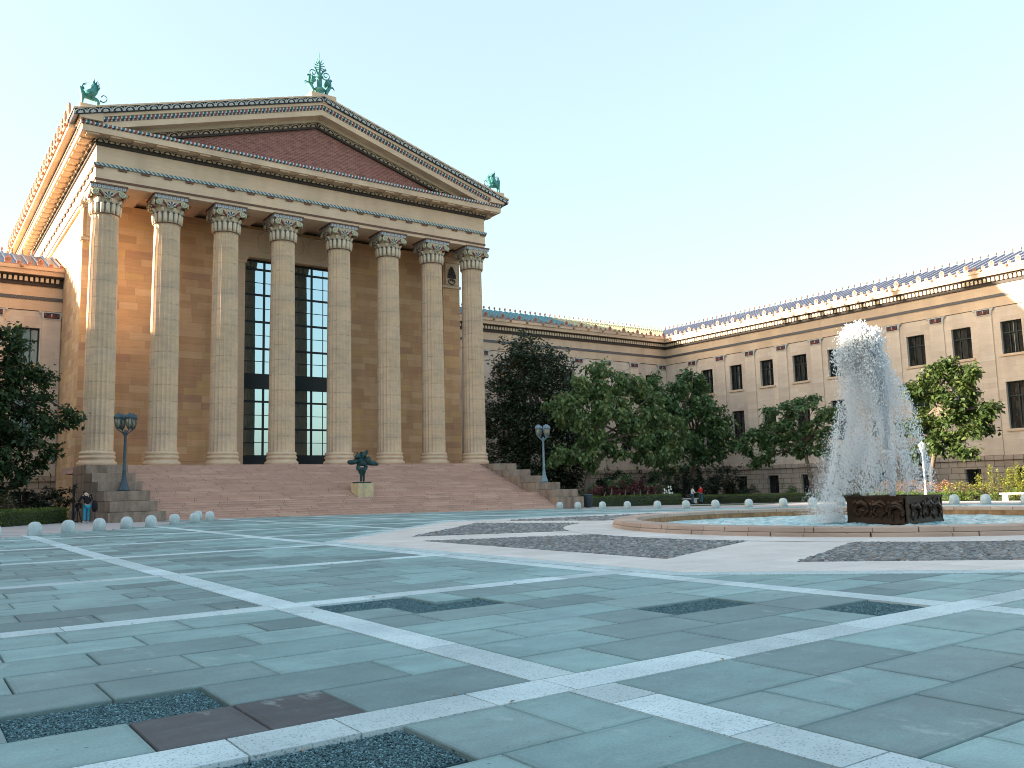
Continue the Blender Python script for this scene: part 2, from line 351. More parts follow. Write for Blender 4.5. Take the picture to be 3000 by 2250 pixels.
def darkglass():
    t=NT('dark_window_glass'); o=t.obj(); X,Y,Z=t.sep(o); r=t.n('ShaderNodeObjectInfo').outputs['Random']
    n=t.noise(t.vscale(o,(2.2,2.2,.35)),1.3,4); k=t.m('MULTIPLY',t.m('GREATER_THAN',n,t.m('MULTIPLY_ADD',r,.22,.48)),.5)
    c=t.mix(k,(.014,.014,.014,1),(.085,.075,.060,1)); b_=t.m('LESS_THAN',t.m('ABSOLUTE',t.m('SUBTRACT',X,t.m('MULTIPLY_ADD',r,.9,-.45))),.022)
    c=t.mix(t.m('MULTIPLY',b_,t.m('GREATER_THAN',r,.45)),c,(.42,.40,.36,1)); t.p(Base_Color=c,Roughness=.05,Metallic=0,Specular_IOR_Level=.8); t.bump(t.noise(o,1.1,2),.02,.2); return t.mat  # pale upright bar: reflected tube light painted into the pane colour
M['dark_glass']=darkglass()
M['blue_glass']=glass('pale_curtained_glass',0,(.12,.22,.24),.15)
def tile_mat(name,c1,c2,per=.42):
    t=NT(name); o=t.obj(); X,Y,Z=t.sep(o); f=t.m('FRACT',t.m('DIVIDE',Z,per*.32)); rn=t.n('ShaderNodeNewGeometry').outputs['Random Per Island']
    c=t.mix(rn,(*c1,1),(*c2,1)); c=t.mix(t.m('LESS_THAN',f,.25),c,mul(c1,.30)); c=t.mix(1,c,t.mix(t.noise(o,5),(.75,.75,.75,1),(1.25,1.25,1.25,1)),'MULTIPLY')
    t.p(Base_Color=c,Roughness=.35,Specular_IOR_Level=.5); return t.mat
M['tile_blue']=tile_mat('slate_violet_roof_tiles',(.19,.195,.25),(.29,.29,.35))
M['tile_teal']=tile_mat('teal_glazed_roof_tiles',(.02,.17,.21),(.05,.27,.30))
M['tile_yellow']=tile_mat('yellow_green_roof_tiles',(.36,.33,.17),(.46,.42,.24))
M['tile_dark']=tile_mat('dark_blue_roof_tiles',(.05,.06,.11),(.10,.11,.16))
M['antefix']=plain('pink_terracotta_antefix',(.46,.235,.17),.6,.25,9)
M['gutter']=plain('weathered_terracotta_gutter',(.42,.22,.13),.7,.4,3)
def leafmat(name,stops,trans=.34,rough=.5):
    t=NT(name); o=t.obj(); r=t.n('ShaderNodeNewGeometry').outputs['Random Per Island']; f=t.noise(o,.75,3)
    k=t.m('ADD',t.m('MULTIPLY',r,.5),t.m('MULTIPLY',t.m('MULTIPLY_ADD',f,1.6,-.3),.5)); c=t.ramp(k,stops)
    t.p(Base_Color=c,Roughness=rough,Specular_IOR_Level=.4)
    tr=t.n('ShaderNodeBsdfTranslucent',{'Color':c}); mx=t.n('ShaderNodeMixShader',{0:trans}); t.t.links.new(t.bsdf.outputs[0],mx.inputs[1]); t.t.links.new(tr.outputs[0],mx.inputs[2]); t.t.links.new(mx.outputs[0],t.out.inputs[0])
    return t.mat
M['leaf_mag']=leafmat('glossy_magnolia_leaves',[(.2,(.026,.05,.028,1)),(.5,(.06,.092,.046,1)),(.72,(.125,.135,.075,1)),(.86,(.24,.13,.085,1))],.1,.22)
M['leaf_cat']=leafmat('broad_drooping_leaves',[(.2,(.055,.105,.036,1)),(.5,(.13,.205,.072,1)),(.72,(.22,.28,.10,1)),(.85,(.32,.28,.105,1)),(.95,(.34,.21,.09,1))])
M['leaf_green']=leafmat('mid_green_leaves',[(.2,(.042,.095,.04,1)),(.6,(.11,.19,.07,1)),(.9,(.20,.265,.09,1))])
M['leaf_sun']=leafmat('olive_sunlit_leaves',[(.2,(.032,.06,.016,1)),(.6,(.07,.11,.028,1)),(.9,(.15,.16,.04,1))])
M['leaf_edge']=leafmat('deep_green_leaves',[(.2,(.018,.042,.016,1)),(.6,(.045,.08,.026,1)),(.85,(.085,.12,.038,1)),(.95,(.15,.11,.04,1))])
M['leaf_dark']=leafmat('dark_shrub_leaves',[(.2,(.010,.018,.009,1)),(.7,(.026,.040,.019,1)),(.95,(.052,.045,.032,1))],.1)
M['leaf_box']=leafmat('clipped_box_leaves',[(.2,(.055,.095,.014,1)),(.7,(.125,.175,.028,1)),(.95,(.22,.24,.045,1))],.2)
M['leaf_hyd']=leafmat('faded_pink_hydrangea',[(.2,(.05,.07,.025,1)),(.5,(.13,.11,.06,1)),(.8,(.32,.19,.13,1)),(.95,(.40,.26,.2,1))])
M['leaf_red']=leafmat('maroon_coleus_leaves',[(.2,(.07,.02,.025,1)),(.6,(.17,.045,.055,1)),(.9,(.30,.13,.09,1))])
M['leaf_pink']=leafmat('salmon_pink_flowers',[(.2,(.10,.12,.03,1)),(.5,(.45,.22,.14,1)),(.9,(.60,.42,.26,1))])
M['leaf_yel']=leafmat('yellow_green_tall_leaves',[(.2,(.12,.15,.025,1)),(.6,(.30,.29,.05,1)),(.9,(.48,.40,.09,1))],.35)
M['leaf_white']=plain('white_petals',(.75,.75,.70),.6,.1)
M['bark']=plain('grey_brown_bark',(.15,.115,.09),.95,.4,8,bump=.8)
M['bark_pale']=plain('pale_bark',(.21,.165,.13),.95,.35,8,bump=.8)
M['skin']=plain('skin',(.42,.26,.19),.6,.1)
M['hair']=plain('dark_hair',(.015,.011,.009),.6,.3)
M['black_cloth']=plain('black_cloth',(.012,.012,.015),.9,.3)
M['jeans']=plain('turquoise_blue_jeans',(.035,.26,.38),.9,.3,20)
M['jeans2']=plain('washed_blue_jeans',(.045,.12,.17),.9,.3,20)
M['red_cloth']=plain('bright_red_cloth',(.50,.012,.022),.85,.2)
M['white_cloth']=plain('white_cloth',(.62,.65,.66),.85,.15)
M['ped_stone']=granite('green_stained_pedestal_stone',(.44,.42,.27),(.60,.47,.28),.25,3)
M['bench_stone']=granite('pale_bench_stone',(.50,.48,.45),(.64,.61,.57),.15,20)
M['bin']=plain('blue_grey_bin_steel',(.035,.055,.065),.45,.3,8)
def water_mat():
    t=NT('churned_turquoise_water'); o=t.obj(); f=t.noise(o,2.2,6,.7); g=t.noise(o,9,4,.7)
    c=t.mix(t.ramp(f,[(.35,(0,0,0,1)),(.62,(1,1,1,1))]),(.12,.36,.38,1),(.60,.78,.78,1)); t.p(Base_Color=c,Roughness=.25,Specular_IOR_Level=.5); t.bump(g,.7,.08); return t.mat
M['water']=water_mat()
def spray_mat():
    t=NT('white_water_drops'); t.p(Base_Color=(.99,.99,.99,1),Roughness=.5,Specular_IOR_Level=.5)
    tr=t.n('ShaderNodeBsdfTranslucent',{'Color':(.98,.99,1,1)}); mx=t.n('ShaderNodeMixShader',{0:.6}); t.t.links.new(t.bsdf.outputs[0],mx.inputs[1]); t.t.links.new(tr.outputs[0],mx.inputs[2]); t.t.links.new(mx.outputs[0],t.out.inputs[0]); return t.mat
M['spray']=spray_mat()
def mist_mat():
    t=NT('fine_water_mist'); t.t.nodes.remove(t.bsdf); X,Y,Z=t.sep(t.obj()); l=t.m('ADD',t.m('MULTIPLY',X,-.52),t.m('MULTIPLY',Y,.855)); d=t.m('ADD',t.m('MULTIPLY',X,.855),t.m('MULTIPLY',Y,.52))
    u=t.m('SUBTRACT',1,t.m('DIVIDE',t.m('ADD',Z,.6),7.2)); l0=t.m('MULTIPLY_ADD',u,-.75,.92); R=t.m('MULTIPLY_ADD',u,1.45,.40)
    r2=t.m('DIVIDE',t.m('ADD',t.m('POWER',t.m('ABSOLUTE',t.m('SUBTRACT',l,l0)),2),t.m('MULTIPLY',d,d)),t.m('MULTIPLY',R,R))
    fo=t.m('MAXIMUM',t.m('SUBTRACT',1,r2),0); nz=t.ramp(t.noise(t.vscale(t.obj(),(1.6,1.6,.55)),1.7,4,.65),[(.40,(0,0,0,1)),(.62,(1,1,1,1))])
    den=t.m('MULTIPLY',t.m('MULTIPLY',fo,t.m('MULTIPLY_ADD',nz,.85,.15)),t.m('MAXIMUM',t.m('MULTIPLY_ADD',u,-1.05,1.15),.08))
    v=t.n('ShaderNodeVolumePrincipled',{'Color':(1,1,1,1),'Density':t.m('MULTIPLY',den,1.7),'Anisotropy':.1}); t.t.links.new(v.outputs[0],t.out.inputs['Volume']); return t.mat
M['mist']=mist_mat()
# ------------------------------------------------------------------ temple pavilion
AX=29.65                      # court axis
XL,XR=11.5,47.8               # side walls / architrave ends
YF=70.9                       # frieze face
ZB=3.95                       # stylobate level
YBACK=118.0
TO=(AX,YF,0.0)
temple=thing('temple_building','tan sandstone temple-front building with eight fluted columns and brick pediment','building',TO)
def tpart(mb,name,mats,parent=None,smooth=False):
    return mb.build(name,mats,parent or temple,smooth,origin=TO)

# walls
WY=76.65; OX0,OX1,OZ1=25.1,34.2,23.2
b=MB()
b.box(XL+.2,OX0,WY,WY+1.2,ZB,26.2); b.box(OX1,XR-.2,WY,WY+1.2,ZB,26.2); b.box(OX0,OX1,WY,WY+1.2,OZ1,26.2)
b.box(XL+.2,XL+1.4,WY+1.2,YBACK,-.4,26.2); b.box(XR-1.4,XR-.2,WY+1.2,YBACK,-.4,26.2); b.box(XL+1.4,XR-1.4,YBACK-1,YBACK,-.4,26.2)
b.box(XL+.203,XL+1.4,YF-.3,WY+1.2,-.4,ZB-.3); b.box(XR-1.4,XR-.203,YF-.3,WY+1.2,-.4,ZB-.3)
tpart(b,'wall',M['temple_wall'])
# door surround and roundels
b=MB()
for x0,x1 in ((OX0-1.15,OX0-.02),(OX1+.02,OX1+1.15)):
    b.box(x0,x1,WY-.28,WY-.003,ZB,22.6); b.box(x0-.12,x1+.12,WY-.36,WY-.003,22.6,22.92); b.box(x0-.22,x1+.22,WY-.44,WY-.003,22.92,23.2)
b.box(OX0-1.2,OX1+1.2,WY-.3,WY-.003,23.2,25.85)
tpart(b,'door_surround',M['trim'])
for cx in (27.2,29.65,32.1):
    b=MB(); pr=[]
    pts=[(cx+1.02*cos(a),WY-.3,24.75+1.02*sin(a)) for a in np.linspace(0,2*pi,33)]
    b.tube(pts,.07,6,cap=False); tpart(b,'roundel',M['trim'],smooth=True)
# tall glazed doorway
b=MB(); gy=WY+.5
vb=[OX0+.06,27.14,29.48,31.8,OX1-.06]
for x in vb: b.box(x-.10,x+.10,gy-.0,gy+.06,ZB,OZ1)
for x in (32.95,): b.box(x-.03,x+.03,gy+.02,gy+.05,5.0,OZ1)
zb=[OZ1-.1,22.3,19.9,17.36,14.85]
for z in zb: b.box(OX0,OX1,gy+.005,gy+.05,z-.10,z+.10)
for z in (21.05,18.62,16.1,13.67,8.7,6.2): b.box(OX0,OX1,gy+.02,gy+.05,z-.03,z+.03)
b.box(OX0,OX1,gy-.2,gy+.05,11.13,12.5)
for z in (9.95,7.44): b.box(OX0,OX1,gy+.005,gy+.05,z-.09,z+.09)
b.box(OX0,OX1,gy-.16,gy+.05,ZB,5.05)
fr=tpart(b,'tall_window',M['frame'])
b=MB(); b.box(OX0,OX1,gy+.052,gy+.09,ZB,OZ1); b.build('pane',M['mirror_glass'],fr,origin=TO)
b=MB(); b.box(OX0-.5,OX1+.5,gy+.6,gy+.8,ZB,OZ1+.5); tpart(b,'hall_backing',M['frame'])  # near-black panel behind the glass, standing in for the unlit hall
# floor of the porch
b=MB(); b.box(XL-.6,XR+.6,70.35,WY+1.1,ZB-.5,ZB); tpart(b,'porch_floor',M['steps'])
# corner pilasters (antae)
def anta(x0,x1,side):
    b=MB(); b.box(x0,x1,75.9,WY-.004,ZB,22.6,0)
    b.box(x0-.12,x1+.12,75.78,WY-.004,22.6,22.85,1); b.box(x0,x1,75.9,WY-.004,22.85,25.35,0); b.box(x0-.1,x1+.1,75.8,WY-.004,25.35,25.6,1); b.box(x0-.25,x1+.25,75.65,WY-.004,25.6,25.855,1)
    o=tpart(b,'corner_pilaster',[M['temple_wall'],M['fan_brown']])
    r=MB(); cx=(x0+x1)/2
    r.box(cx-.75,cx+.75,75.8,75.897,22.95,25.25,0)
    for k in range(9):
        a=pi*k/8; r.tube([(cx,75.76,23.7),(cx+.5*cos(a),75.74,23.7+.6*sin(a)),(cx+.3*cos(a),75.74,24.0+.9*sin(a))],.06,5,1)
    for q in (-1,1): r.tube([(cx+q*(.1+.09*t)*cos(t),75.75,23.35+(.1+.07*t)*sin(t)*.8) for t in np.linspace(0,5,14)],.05,5,1)
    r.build('carved_panel',[M['fan_brown'],M['darkbrown']],o,origin=TO)
anta(XL-.02,XL+2.0,-1); anta(XR-2.0,XR+.02,1)
# side buttress strips of the flank (narrow shaft beside the front edge)
for x0,x1 in ((XL-.02,XL+.6),(XR-.6,XR+.02)): b=MB(); b.box(x0,x1,WY+.0,WY+1.0,ZB-.3,25.85); tpart(b,'flank_strip',M['temple_wall'])

# columns
def column_shaft():
    n=20; k=7; ring=n*k; zs=[0,1.5,5,9,13,16.5,18.0,18.4]; H=18.4
    V=[];F=[]
    for z in zs:
        t=z/H; R=1.12-.12*(t**1.35); R=R+.015*sin(pi*t)
        for i in range(n):
            for j in range(k):
                u=j/k; a=2*pi*(i+u)/n; d=.165*sin(pi*u)**.7 if 0<u<1 else 0
                if z in (0,18.4): d*=.25
                V.append((cos(a)*(R-d),sin(a)*(R-d),z))
    for s in range(len(zs)-1):
        for q in range(ring):
            F.append((s*ring+q,s*ring+(q+1)%ring,(s+1)*ring+(q+1)%ring,(s+1)*ring+q))
    return np.array(V),np.array(F)
cv,cf=column_shaft()
CX=[12.45,17.15,21.95,26.98,32.32,37.35,42.15,46.85]
def make_column(x):
    o=npmesh('column',cv,cf,M['column'],temple,False,(x-TO[0],72-TO[1],5.1))
    b=MB(); b.lathe([(1.36,-1.15),(1.42,-1.0),(1.41,-.86),(1.30,-.80),(1.245,-.74),(1.235,-.62),(1.29,-.585),(1.315,-.5),(1.29,-.41),(1.235,-.385),(1.225,-.28),(1.275,-.24),(1.285,-.15),(1.25,-.08),(1.17,-.03),(1.13,.02)],48)
    b.build('column_base',M['column'],o,True)
    # capital
    b=MB(); z0=18.4
    b.lathe([(1.0,0),(1.06,.05),(1.06,.13),(1.0,.16),(.98,.6),(1.0,1.0),(1.08,1.4),(1.22,1.9),(1.25,2.0)],40,(0,0,z0),0)
    for zz,r in ((.09,1.075),(.93,1.10)): b.tube([(r*cos(a),r*sin(a),z0+zz) for a in np.linspace(0,2*pi,41)],.045,5,1,False)
    for i in range(16):
        a=2*pi*i/16; c,s=cos(a),sin(a)
        b.tube([(1.02*c,1.02*s,z0+.14),(1.04*c,1.04*s,z0+.5),(1.07*c,1.07*s,z0+.82),(1.17*c,1.17*s,z0+.92)],[.15,.17,.17,.10],6,0)
        a2=a+pi/16; c,s=cos(a2),sin(a2)
        b.tube([(1.06*c,1.06*s,z0+.15),(1.09*c,1.09*s,z0+.92)],[.018,.03],4,2); b.ball((1.15*c,1.15*s,z0+1.0),.075,6,4,2)
        if i%2==0:
            b.tube([(1.02*c,1.02*s,z0+.95),(1.1*c,1.1*s,z0+1.2),(1.24*c,1.24*s,z0+1.36)],[.14,.15,.12],6,0); b.ball((1.25*c,1.25*s,z0+1.37),(.15,.15,.04),7,4,1)
    for q in range(4):
        R=Matrix.Rotation(q*pi/2,4,'Z'); st=len(b.v)
        b.poly([(-.95,-1.155,z0+1.42),(.95,-1.155,z0+1.42),(1.1,-1.24,z0+2.0),(-1.1,-1.24,z0+2.0)],3)
        for sg in (-1,1):
            sp=[]
            for t in np.linspace(0,3.6*pi,30):
                rr=.27*(1-t/(3.9*pi)); sp.append((sg*(1.0-rr*sin(t)*1.0),-1.31,z0+1.66+rr*cos(t)))
            st2=[(sg*.20,-1.08,z0+.98),(sg*.24,-1.16,z0+1.3),(sg*.36,-1.24,z0+1.62),(sg*.60,-1.28,z0+1.84),(sg*.84,-1.3,z0+1.92)]
            b.tube(st2+sp[2:],[.06]*5+[.075]*(len(sp)-2),5,4)
            b.ball((sg*1.0,-1.33,z0+1.66),.07,6,4,4)
            b.tube([(sg*.34,-1.2,z0+1.35),(sg*.5,-1.23,z0+1.62),(sg*.72,-1.26,z0+1.72)],[.05,.10,.06],5,5)
        for k2 in range(7):
            an=radians(30+20*k2); L=.34+.10*sin(an)
            b.tube([(0,-1.27,z0+1.36),(cos(an)*L*.6,-1.30,z0+1.36+sin(an)*L*.6),(cos(an)*L,-1.33,z0+1.36+sin(an)*L)],[.02,.065,.03],4,6 if k2%2==0 else 7)
        b.tube([(-.22,-1.22,z0+1.2),(-.1,-1.27,z0+1.32),(.1,-1.27,z0+1.32),(.22,-1.22,z0+1.2)],.05,5,4)
        b.xf(R,st)
    cap=b.build('capital',[M['cream_p'],M['maroon'],M['blue_p'],M['fan_brown'],M['green_p'],M['redp'],M['white_terra'],M['navy']],o,True)
    b=MB(); b.box(-1.3,1.3,-1.3,1.3,z0+2.0,z0+2.24,0); b.box(-1.37,1.37,-1.37,1.37,z0+2.24,z0+2.36,1)
    b.build('abacus',[M['abacus_p'],M['maroon']],cap)
    return o
col0=make_column(CX[0])
for x in CX[1:]: dup(col0,(x-TO[0],72-TO[1],5.1))

# entablature: three runs (front, two flanks); the runs butt at the corners
def runs(b,d,z0,z1,depth,m=0,left=True,right=True):
    """a band of the entablature standing d proud of the frieze face"""
    b.box(XL-d,XR+d,YF-d,YF+depth,z0,z1,m)
    if left: b.box(XL-d,XL+depth,YF+depth,YBACK,z0,z1,m)
    if right: b.box(XR-depth,XR+d,YF+depth,YBACK,z0,z1,m)
b=MB()
runs(b,0,25.86,26.14,1.9); runs(b,.03,26.30,27.28,1.9); runs(b,0,27.5,28.92,1.9)
b.box(XL+1.9,XR-1.9,YF+1.9,WY+1,26.6,27.0)
for x in np.arange(14.5,46,5): b.box(x,x+.9,YF+1.9,WY-.3,26.05,26.6)
tpart(b,'entablature',M['trim'])
b=MB(); runs(b,.07,26.14,26.30,1.9); tpart(b,'bead_moulding',M['maroon'])
b=MB(); runs(b,.19,27.28,27.5,1.9); tpart(b,'rope_moulding',M['rope'])
def copies(name,mat,size,locs):
    b=MB(); b.box(*size); o=None
    for l in locs:
        q=(l[0]-TO[0],l[1]-TO[1],l[2]); o=dup(o,q) if o else b.build(name,mat,temple,loc=q)
copies('regula_block',M['maroon'],(0,.62,0,.119,0,.179),[(XL-.1+(XR-XL+.2-.62)*i/21,YF-.15,27.10) for i in range(22)])
copies('flank_regula_block',M['maroon'],(0,.119,0,.62,0,.179),[(XL-.15,YF+1+1.66*i,27.10) for i in range(27)]+[(XR+.031,YF+1+1.66*i,27.10) for i in range(6)])
# bed mould with anthemion relief
b=MB(); runs(b,.13,28.92,29.14,1.9,0); runs(b,.22,29.14,29.40,1.9,1); tpart(b,'bed_mould',[M['darkbrown'],M['darkbrown']])
def fan(b,P,w,h,ma,mb_,dart=True,petals=5):
    """one palmette: P(u,v,d) maps the band's own plane to the world"""
    ring=[]
    for a in np.linspace(0,pi,9): ring.append(P(w*.43*cos(a),h*.06+h*.84*sin(a)**.8,.03))
    b.tube(ring,[w*.03]+[w*.045]*7+[w*.03],4,ma,False)
    for k in range(petals):
        a=pi*(k+.5)/petals; L=.23*w; hh=.52*h
        c0=P(0,h*.10,.03); c1=P(L*cos(a)*.7,h*.10+hh*sin(a)*.6,.06); c2=P(L*cos(a),h*.10+hh*sin(a),.035)
        b.tube([c0,c1,c2],[w*.025,w*.07,w*.035],4,mb_,False)
    if dart:
        for q in (-.1,0,.1): b.tube([P(w*.5,h*.05,.03),P(w*(.5+q),h*(.62+.25*(q==0)),.05)],[w*.015,w*.03],4,ma,False)
b=MB()
n=44; W=(XR-XL+.44)/n
for i in range(n):
    u0=XL-.22+W*(i+.5); fan(b,lambda u,v,d:(u0+u,YF-.24-d*.8-v*.35,29.13+v*.9),W,.34,0,0,True,4)
tpart(b,'anthemion_relief',M['fan_brown'])
for side in (-1,1):
    b=MB(); xs=XL-.24 if side<0 else XR+.24
    for i in range(52):
        v0=YF+.5+W*(i+.5); fan(b,lambda u,v,d:(xs+side*(d*.8+v*.35),v0+u,29.13+v*.9),W,.34,0,0,False,3)
    tpart(b,'anthemion_relief',M['fan_brown'])
# cornice
b=MB(); OV=1.25
runs(b,OV,29.46,29.94,1.9); tpart(b,'cornice',M['trim'])
copies('mutule_block',M['trim'],(0,.84,0,OV-.42,0,.129),[(XL-.9+(XR-XL+1.8-.84)*i/22,YF-OV+.12,29.33) for i in range(23)])
copies('flank_mutule_block',M['trim'],(0,OV-.42,0,.84,0,.129),[(XL-OV+.12,YF+.3+1.66*i,29.33) for i in range(27)]+[(XR+.3,YF+.3+1.66*i,29.33) for i in range(6)])
b=MB(); b.box(XL-OV-.12,XR+OV+.12,YF-OV-.12,YF+.5,30.02,30.2,0); b.box(XL-OV-.05,XR+OV+.05,YF-OV-.05,YF+.5,29.94,30.02,1)
for x0,x1 in ((XL-OV-.12,XL+.5),(XR-.5,XR+OV+.12)): b.box(x0,x1,YF+.5,YBACK,29.94,30.2,1)
tpart(b,'bead_course',[M['bead'],M['bead2']])
# pediment
SL=.301; ZA=36.98
ZMIN=30.2
def rake(b,o0,o1,y0,y1,m=0,lim=None,zmin=ZMIN):
    for s in (-1,1):
        L0=(ZA-o0-zmin)/SL; L1=(ZA-o1-zmin)/SL
        if lim is not None: L0=min(L0,lim); L1=min(L1,lim)
        pts=[(AX,ZA-o1),(AX+s*L1,ZA-o1-SL*L1),(AX+s*L0,ZA-o0-SL*L0),(AX,ZA-o0)]
        b.prism_y(pts if s>0 else pts[::-1],y0,y1,m)
HW=20.05
b=MB(); L_=(ZA-2.5-30.15)/SL; b.prism_y([(AX-L_,30.15),(AX+L_,30.15),(AX,ZA-2.5)],YF+.1,YF+.5); tpart(b,'tympanum',M['brick'])
b=MB(); rake(b,.58,.84,69.42,71.4,0,HW-.45,29.0); rake(b,1.22,1.72,YF-OV,71.4,0); tpart(b,'raking_cornice',M['trim'])
b=MB(); rake(b,.84,1.04,YF-OV-.12,71.4,0,HW-.6,29.95); rake(b,1.04,1.22,YF-OV-.05,71.4,1); tpart(b,'raking_bead_course',[M['bead'],M['bead2']])
b=MB(); rake(b,1.72,2.02,YF-.35,71.4,1); rake(b,2.02,2.36,YF-.06,71.4,0); rake(b,2.36,2.56,YF-.16,71.4,0)
for s in (-1,1):
    for i in range(20):
        r=(i+.5)*.86; z=ZA-2.40-SL*r
        if z<30.2: continue
        fan(b,lambda u,v,d:(AX+s*(r+u),YF-.1-d-v*.3,z-SL*u+v),.86,.36,1,1,True,4)
tpart(b,'inner_anthemion_band',[M['darkbrown'],M['fan_brown']])
b=MB(); rake(b,.13,.58,69.28,71.4,0,HW,29.0); tpart(b,'sima',M['navy'])
b=MB(); rake(b,0,.13,69.18,71.6,0,HW+.08,29.0)
for s in (-1,1):                              # coping joints
    for i in range(34):
        x=AX+s*(.6+i*.585)
        if abs(x-AX)<HW: b.box(x-.012,x+.012,69.17,69.5,ZA-.12-SL*abs(x-AX),ZA+.045-SL*abs(x-AX))
tpart(b,'raking_coping',M['trim'])
n=23; W=HW/n
b=MB()
for s in (-1,1):
    for i in range(n):
        r=(i+.5)*W; z=ZA-.565-SL*r
        fan(b,lambda u,v,d:(AX+s*(r+u),69.27-d,z-SL*u+v),W,.44,0,1,True,5)
tpart(b,'palmette_frieze',[M['white_terra'],M['white_terra']])
# flank gutters and antefixes
for s,xe in ((-1,AX-HW),(1,AX+HW)):
    b=MB(); b.box(xe,xe-s*.5,71.6,YBACK,30.2,30.55,0); b.box(xe+s*.12,xe-s*.5,71.6,YBACK,30.55,30.95,1)
    for i in range(26): b.ball((xe+s*.2,72.3+1.76*i,30.6),.17,6,5,1)
    tpart(b,'flank_gutter',[M['trim'],M['gutter']])
def antefix_mb(w,h,th=.10,face='-y'):
    b=MB(); pts=[(-w*.34,0),(w*.34,0),(w*.5,h*.38),(w*.46,h*.62),(w*.28,h*.86),(0,h),(-w*.28,h*.86),(-w*.46,h*.62),(-w*.5,h*.38)]
    b.prism_y(pts,-th/2,th/2)
    for k in range(5):
        a=radians(30+30*k); b.tube([(0,-th/2,h*.2),(cos(a)*w*.38,-th/2-.03,h*.2+sin(a)*h*.68)],[w*.03,w*.07],4,0,False)
    return b
a0=antefix_mb(.78,1.5,.16).build('antefix',M['antefix'],temple,loc=(AX-HW+.05-TO[0],72.2-TO[1],30.95),rotz=-pi/2)
for i in range(1,26): dup(a0,(AX-HW+.05-TO[0],72.2+1.76*i-TO[1],30.95))
a1=dup(a0,(AX+HW-.05-TO[0],72.2-TO[1],30.95),rotz=pi/2)
for i in range(1,8): dup(a1,(AX+HW-.05-TO[0],72.2+1.76*i-TO[1],30.95))
# roof
b=MB()
for s in (-1,1):
    xe=AX+s*(HW-.3); ze=ZA-.13-SL*(HW-.3)
    b.add([(AX,71.3,ZA-.13),(xe,71.3,ze),(xe,YBACK,ze),(AX,YBACK,ZA-.13),(AX,71.3,ZA-1.2),(xe,71.3,ze-.3),(xe,YBACK,ze-.3),(AX,YBACK,ZA-1.2)],[(0,1,2,3),(4,7,6,5),(2,1,5,6),(0,3,7,4)])
    for i in range(50): 
        y=71.8+.92*i; b.tube([(AX,y,ZA-.12),(xe,y,ze+.01)],.11,5,0)
b.box(XL+.5,XR-.5,YBACK-1,YBACK,26.2,30.5)
b.prism_y([(XL-.9,30.2),(XR+.9,30.2),(AX,ZA-.6)],YBACK-.8,YBACK-.1)
tpart(b,'roof',M['tile_blue'])
# pedestals for the roof bronzes
b=MB(); b.box(10.0,11.65,69.35,71.2,30.3,31.46); tpart(b,'roof_pedestal',M['trim'])
b=MB(); b.box(47.65,49.3,69.35,71.2,30.3,31.5); tpart(b,'roof_pedestal',M['trim'])
b=MB(); b.box(28.45,30.85,69.3,71.6,36.3,37.12); tpart(b,'roof_pedestal',M['trim'])

# ------------------------------------------------------------------ grand stairs
stairs=thing('staircase','broad pink stone staircase with stepped cheek walls below the columns','staircase',(AX,57.5,0))
SO=(AX,57.5,0.0)
SX0,SX1=13.35,45.85
b=MB(); rise=.1542
n1=8; ztop=1.13
for i in range(n1):
    y=57.5+i*.345; z1=ztop-(n1-1-i)*rise; ye=57.5+n1*.345+2.0 if i==n1-1 else y+.40; b.box(SX0,SX1,y+.03,ye,-.6,z1-.045); b.box(SX0,SX1,y,ye,z1-.045,z1)
yl=57.5+(n1-1)*.345+1.75
n2=18; z2=ZB-.004
for i in range(n2):
    y=yl+i*.44; z1=ztop+(i+1)*(z2-ztop)/n2; ye=70.34 if i==n2-1 else y+.50; b.box(SX0,SX1,y+.03,ye,.4,z1-.045); b.box(SX0,SX1,y,ye,z1-.045,z1)
b.build('stair_flight',M['steps'],stairs,origin=SO)
tiersZ=[3.86,3.22,2.60,1.96,1.32]
for x0,x1,tiersY,bx0,bx1,by in ((10.65,13.38,[65.6,63.2,61.1,58.9,56.9],10.5,13.8,56.6),(45.6,48.3,[67.0,64.8,62.6,60.4,58.0],45.5,48.45,57.4)):
    for k,(y,zt) in enumerate(zip(tiersY,tiersZ)):
        zl=tiersZ[k+1] if k<4 else .66
        b=MB(); st=.02*((k*7)%3)
        b.box(x0+st*.3,x1,y,71.0,zl+.035,zt); b.box(x0+.05,x1-.05,y+.05,71.0,zl,zl+.035)
        b.build('cheek_block',M['cheek'],stairs,origin=SO)
    b=MB(); b.box(bx0,bx1,by,71.0,-.6,.66); b.build('cheek_base',M['cheek'],stairs,origin=SO)
b=MB(); b.tube([(10.42,68.6,-.1),(10.42,68.6,2.55)],.075,8); b.tube([(10.42,68.6,2.3),(10.60,68.6,2.6)],.06,6)
b.build('drain_pipe',M['iron'],stairs,origin=SO)
